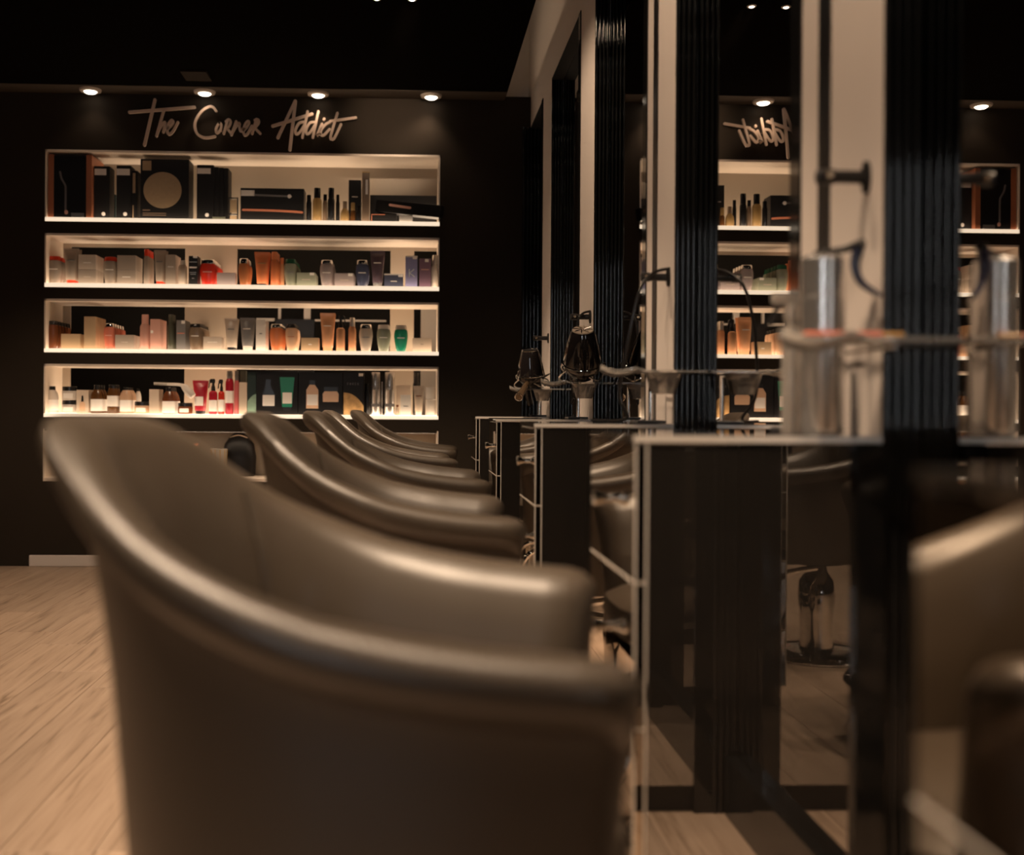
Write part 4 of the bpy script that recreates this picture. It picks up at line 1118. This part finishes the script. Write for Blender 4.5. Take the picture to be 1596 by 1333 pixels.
# ------------------------------------------------------------------ work trays, dryers and cords
def tray_stand(k, label, px=0.635, py=0.09):
    y = PIERS[k]
    t = thing('tray_stand', label, 'stand', (px, y + py, ZT + 0.0005), 0, 'clear trays on the cabinets')
    zt = 0.985 - ZT
    bm = new(); box(bm, -0.045, 0.030, -0.05, 0.05, 0, 0.008, 0.002); obj('base_plate', bm, BLKPL, t, False)
    bm = new(); tube(bm, [(0, 0, 0.008), (0, 0, zt - 0.003)], 0.006, 12); obj('post', bm, CHROME, t)
    # tray: flat acrylic plate with a spoon-shaped lip on the room side
    y0, y1 = -0.085 - py, -0.005 - py
    bm = new()
    xs = [0.726 - px, -0.02, -0.06, -0.085, -0.105, -0.130, -0.150, -0.162]
    zz = [0, 0, 0, -0.004, -0.010, -0.011, -0.006, 0.002]
    wd = [0.055, 0.055, 0.055, 0.052, 0.047, 0.038, 0.024, 0.006]
    top, bot = [], []
    yc = -0.075 - py
    cols = 7
    for x, z, hw in zip(xs, zz, wd):
        tr, br = [], []
        for c in range(cols):
            v = -1 + 2 * c / (cols - 1)
            lift = 0.012 * abs(v) ** 3 if x < -0.07 else 0.0
            tr.append(bm.verts.new((x, yc + v * hw, zt + z + lift + 0.003))); br.append(bm.verts.new((x, yc + v * hw, zt + z + lift - 0.003)))
        top.append(tr); bot.append(br)
    n = len(xs)
    for i in range(n - 1):
        for c in range(cols - 1):
            bm.faces.new((top[i][c], top[i][c + 1], top[i + 1][c + 1], top[i + 1][c])); bm.faces.new((bot[i][c], bot[i + 1][c], bot[i + 1][c + 1], bot[i][c + 1]))
        bm.faces.new((top[i][0], top[i + 1][0], bot[i + 1][0], bot[i][0])); bm.faces.new((top[i][-1], bot[i][-1], bot[i + 1][-1], top[i + 1][-1]))
    for i in (0, n - 1):
        for c in range(cols - 1):
            bm.faces.new((top[i][c], top[i][c + 1], bot[i][c + 1], bot[i][c]))
    obj('acrylic_tray', bm, ACRYL, t)
    bm = new(); tube(bm, [(0, 0.0, zt - 0.0065), (0, yc, zt - 0.0065)], 0.003, 8); obj('support_arm', bm, CHROME, t)
    # tapered pocket under the tray
    if k == 2:
        return t
    bm = new(); loft(bm, [(zt - 0.055, 0.028, 0.022), (zt - 0.003, 0.045, 0.035)], 20, 3, -0.005, yc, cap=False)
    loft(bm, [(zt - 0.003, 0.0425, 0.0325), (zt - 0.0545, 0.0255, 0.0195)], 20, 3, -0.005, yc, cap=False); obj('tray_pocket', bm, ACRYL, t)
    return t


for k in range(1, 6):
    tray_stand(k, 'clear acrylic tray standing on the %s mirrored cabinet from the black shelf wall' % ORD[5 - k],
               0.635 if k != 2 else 0.662, 0.09 if k != 2 else 0.26)


def dryer(x, y, rz, tilt, label, s=1.0, open_top=False, tx=0.45):
    t = thing('hair_dryer', label, 'hair dryer', (x, y, 0.9885), rz)
    prof = [(0.0, 0.030, 0.026), (0.012, 0.034, 0.032), (0.030, 0.055, 0.055), (0.045, 0.062, 0.062), (0.065, 0.062, 0.062), (0.105, 0.055, 0.055), (0.140, 0.046, 0.046), (0.164, 0.039, 0.039), (0.170, 0.035, 0.035)]
    R = Matrix.Translation((0, 0.0, 0.012 if tx > 0.3 else 0.006)) @ Matrix.Rotation(tx, 4, 'X') @ Matrix.Rotation(tilt, 4, 'Y')
    bm = new(); loft(bm, [(z * s, a * s, b * s) for z, a, b in prof], 28, mtx=R); obj('barrel', bm, BLKGL, t)
    if open_top:
        bm = new(); tube(bm, [R @ Vector((0.036 * s * math.cos(2 * PI * i / 24), 0.036 * s * math.sin(2 * PI * i / 24), 0.171 * s)) for i in range(24)], 0.0025, 6, True); obj('rear_ring', bm, CHROME, t)
        bm = new(); loft(bm, [(0.1702 * s, 0.031 * s, 0.031 * s), (0.1708 * s, 0.031 * s, 0.031 * s)], 24, mtx=R); obj('rear_filter', bm, BLKPL, t)
    else:
        g = new(); loft(g, [(0.170 * s, 0.034 * s, 0.034 * s), (0.173 * s, 0.033 * s, 0.033 * s)], 28, mtx=R); gr = obj('rear_grille', g, mat('pale_grille', (0.55, 0.45, 0.36), 0.3, 0.6), t)
        for i in range(8):
            a = 2 * PI * i / 8
            g = new(); tube(g, [R @ Vector((0.006 * s * math.cos(a), 0.006 * s * math.sin(a), 0.1745 * s)), R @ Vector((0.031 * s * math.cos(a + 0.5), 0.031 * s * math.sin(a + 0.5), 0.1745 * s))], 0.0018, 5); obj('grille_spoke', g, CHROME, gr)
    hp = [R @ Vector(p) * s for p in ((-0.01, 0.045, 0.060), (-0.012, 0.085, 0.040), (-0.012, 0.098, -0.02), (0.0, 0.096, -0.105))]
    bm = new(); tube(bm, spline(hp, 5), [0.021 - 0.006 * i / 15 for i in range(16)], 12); obj('handle', bm, BLKGL, t)
    bm = new(); tube(bm, [R @ Vector((0.0635 * s * math.cos(2 * PI * i / 28), 0.0635 * s * math.sin(2 * PI * i / 28), 0.056 * s)) for i in range(28)], 0.002, 6, True); obj('chrome_band', bm, CHROME, t)
    return t


def wire_holder(x, y, z, label):
    t = thing('wire_holder', label, 'holder', (x, y, z))
    for q in range(2):
        bm = new(); pts = []
        for i in range(33):
            a = 2 * PI * i / 32
            pts.append(((0.075 + 0.012 * math.sin(3 * a + q)) * math.cos(a), 0.055 * math.sin(a), 0.022 * math.sin(2 * a + 1.3 * q) + q * 0.022))
        tube(bm, pts[:-1], 0.0032, 6, True); obj('bent_wire', bm, CHROME, t)
    bm = new(); tube(bm, [(0.0, 0.055, -0.01), (0.0, 0.075, -0.03), (0.0, 0.085, 0.0)], 0.004, 6); obj('hook', bm, CHROME, t)
    return t


yA, yB = PIERS[4] - 0.10, PIERS[5] - 0.10
dryer(0.618, yA, 0.0, -0.06, 'large glossy black hair dryer with pale grille, standing in the wire holder', 1.10)
dryer(0.575, yB, 0.0, -0.08, 'black hair dryer with open chrome ring end, beside the curling iron', 1.04, True, 0.22)
wire_holder(0.618, yA, 1.015, 'bent chrome wire holder around the pale-grille dryer')
wire_holder(0.575, yB, 1.015, 'bent chrome wire holder around the ring-ended dryer')
t = thing('curling_iron', 'black curling iron with hollow silver tip resting in the wire holder', 'curling iron', (0.53, yB - 0.07, 1.0))
a, b = Vector((-0.035, -0.12, -0.055)), Vector((0.025, 0.03, 0.020))
bm = new(); tube(bm, [a, a.lerp(b, 0.5), b], [0.017, 0.014, 0.012], 16); obj('barrel', bm, mat('bronze_metal', (0.25, 0.16, 0.09), 0.25, 0.8), t)
dv = (b - a).normalized(); o1 = dv.orthogonal().normalized(); o2 = dv.cross(o1)
bm = new(); tube(bm, [a + (o1 * math.cos(2 * PI * i / 20) + o2 * math.sin(2 * PI * i / 20)) * 0.017 for i in range(20)], 0.003, 6, True); obj('silver_tip', bm, CHROME, t)
bm = new(); tube(bm, [b, b + dv * 0.10], [0.014, 0.012], 12); obj('handle', bm, BLKPL, t)


def bracket(k, label):
    y = PIERS[k] + 0.052; z = 1.236
    t = thing('cord_bracket', label, 'bracket', (XP, y, z), 0, 'black cord brackets on the piers')
    R = Matrix.Rotation(-PI / 2, 4, 'Y')
    bm = new(); loft(bm, [(0, 0.024, 0.012), (0.006, 0.024, 0.012), (0.008, 0.016, 0.010)], 20, mtx=R); obj('flange', bm, BLKPL, t)
    bm = new(); loft(bm, [(0.006, 0.010, 0.009), (0.050, 0.010, 0.009), (0.053, 0.012, 0.011), (0.074, 0.012, 0.011), (0.076, 0.010, 0.009)], 16, mtx=R); obj('arm', bm, BLKPL, t)
    bm = new(); loft(bm, [(0.010, 0.006, 0.006), (0.016, 0.005, 0.005)], 12, cx=-0.062, mtx=Matrix.Rotation(PI / 2, 4, 'X')); obj('knob', bm, mat('bronze_metal', (0.25, 0.16, 0.09)), t)


for k in range(2, 6):
    bracket(k, 'black cord bracket on the pier above the %s cabinet from the black wall' % ORD[5 - k])


def cord(pts, label, r=0.0042):
    o = Vector(pts[0]); bm = new(); tube(bm, spline([Vector(p) - o for p in pts], 8), r, 8)
    tag(obj('power_cord', bm, BLKPL, None, True, o), label, 'cord')


yb3 = PIERS[3] + 0.05; yb4 = PIERS[4] + 0.05
P_ = lambda px, py, Y: tuple(at(px, py, Y))
cord([P_(1050, 418, yb3), P_(1022, 424, yb3 - 0.01), P_(1000, 446, yb3 - 0.02), P_(985, 500, yb3 - 0.02), P_(972, 570, yb3), P_(965, 618, yb3 + 0.03), (0.575, yb3 + 0.06, ZT + 0.012), (0.50, yb3 + 0.16, ZT + 0.006)], 'black power cord arching from the bracket down to the third mirrored cabinet')
cord([P_(920, 485, yb4), P_(908, 489, yb4 - 0.01), P_(900, 502, yb4 - 0.02), P_(896, 540, yb4 - 0.02), P_(895, 575, yb4 - 0.01), (0.604, yA + 0.165, 0.918), (0.612, yA + 0.152, 0.932)], 'black power cord arching from its bracket to the pale-grille hair dryer')

# silver spray bottle on the nearest cabinet, orange comb on its tray
y2 = PIERS[2]
t = thing('spray_bottle', 'tall silver metal spray bottle with dark trigger on a mirrored cabinet', 'bottle', (0.602, y2 + 0.038, ZT + 0.0005), -0.75)
bm = new(); loft(bm, [(0, 0.029, 0.029), (0.004, 0.0315, 0.0315), (0.200, 0.0315, 0.0315), (0.201, 0.0305, 0.0305), (0.205, 0.0305, 0.0305), (0.206, 0.0315, 0.0315), (0.255, 0.0315, 0.0315), (0.261, 0.026, 0.026)], 36); obj('bottle_body', bm, mat('aluminium_bottle', (0.70, 0.68, 0.66), 0.24, 0.9), t)
bm = new(); loft(bm, [(0.261, 0.014, 0.014), (0.268, 0.013, 0.013)], 24); obj('collar', bm, BLKPL, t)
bm = new(); tube(bm, spline([(-0.004, 0, 0.268), (0.030, 0, 0.268), (0.050, 0, 0.273), (0.060, 0, 0.274)], 4), [0.004 + 0.004 * i / 12 for i in range(13)], 10); h_ = obj('spray_head', bm, BLKPL, t)
bm = new(); tube(bm, spline([(0.052, 0, 0.268), (0.047, 0, 0.245), (0.054, 0, 0.222), (0.070, 0, 0.207), (0.084, 0, 0.198)], 5), [0.0085 - 0.0055 * i / 20 for i in range(21)], 8); obj('trigger', bm, mat('navy_plastic', (0.012, 0.014, 0.035), 0.3), h_)
t = thing('spray_bottle', 'clear small spray bottle with dark nozzle beside the tall silver one', 'bottle', (0.585, y2 + 0.120, ZT + 0.0005))
bm = new(); loft(bm, [(0, 0.013, 0.013), (0.003, 0.014, 0.014), (0.15, 0.014, 0.014), (0.165, 0.010, 0.010), (0.175, 0.008, 0.008)], 24); obj('bottle_body', bm, mat('milky_clear_plastic', (0.75, 0.70, 0.64), 0.15, trans=0.75), t)
bm = new(); loft(bm, [(0.175, 0.012, 0.012), (0.195, 0.012, 0.012), (0.20, 0.008, 0.008)], 16); box(bm, -0.030, 0.012, -0.008, 0.008, 0.198, 0.214, 0.002); h_ = obj('spray_head', bm, mat('milky_clear_plastic', (0.7, 0.7, 0.7)), t)
bm = new(); tube(bm, [(-0.020, 0, 0.198), (-0.026, 0, 0.18), (-0.036, 0, 0.165)], 0.004, 8); obj('trigger', bm, BLKPL, h_)
t = thing('comb', 'orange and amber comb lying on the clear tray before the silver spray bottle', 'comb', (0.635, y2 - 0.075, 0.9895))
bm = new(); box(bm, -0.105, 0.0, -0.018, -0.004, 0.0, 0.008, 0.002); obj('comb_spine', bm, mat('translucent_coral', (0.75, 0.20, 0.08), 0.3, trans=0.3), t, False)
bm = new()
for i in range(16):
    box(bm, -0.103 + i * 0.0064, -0.100 + i * 0.0064, -0.005, 0.020, 0.001, 0.006)
obj('comb_teeth', bm, mat('translucent_coral', (0.7, 0.2, 0.1)), t, False)
bm = new(); box(bm, 0.0, 0.030, -0.017, -0.005, 0.0005, 0.0075, 0.002); obj('comb_handle', bm, mat('amber_plastic', (0.50, 0.27, 0.07), 0.25, trans=0.3), t, False)
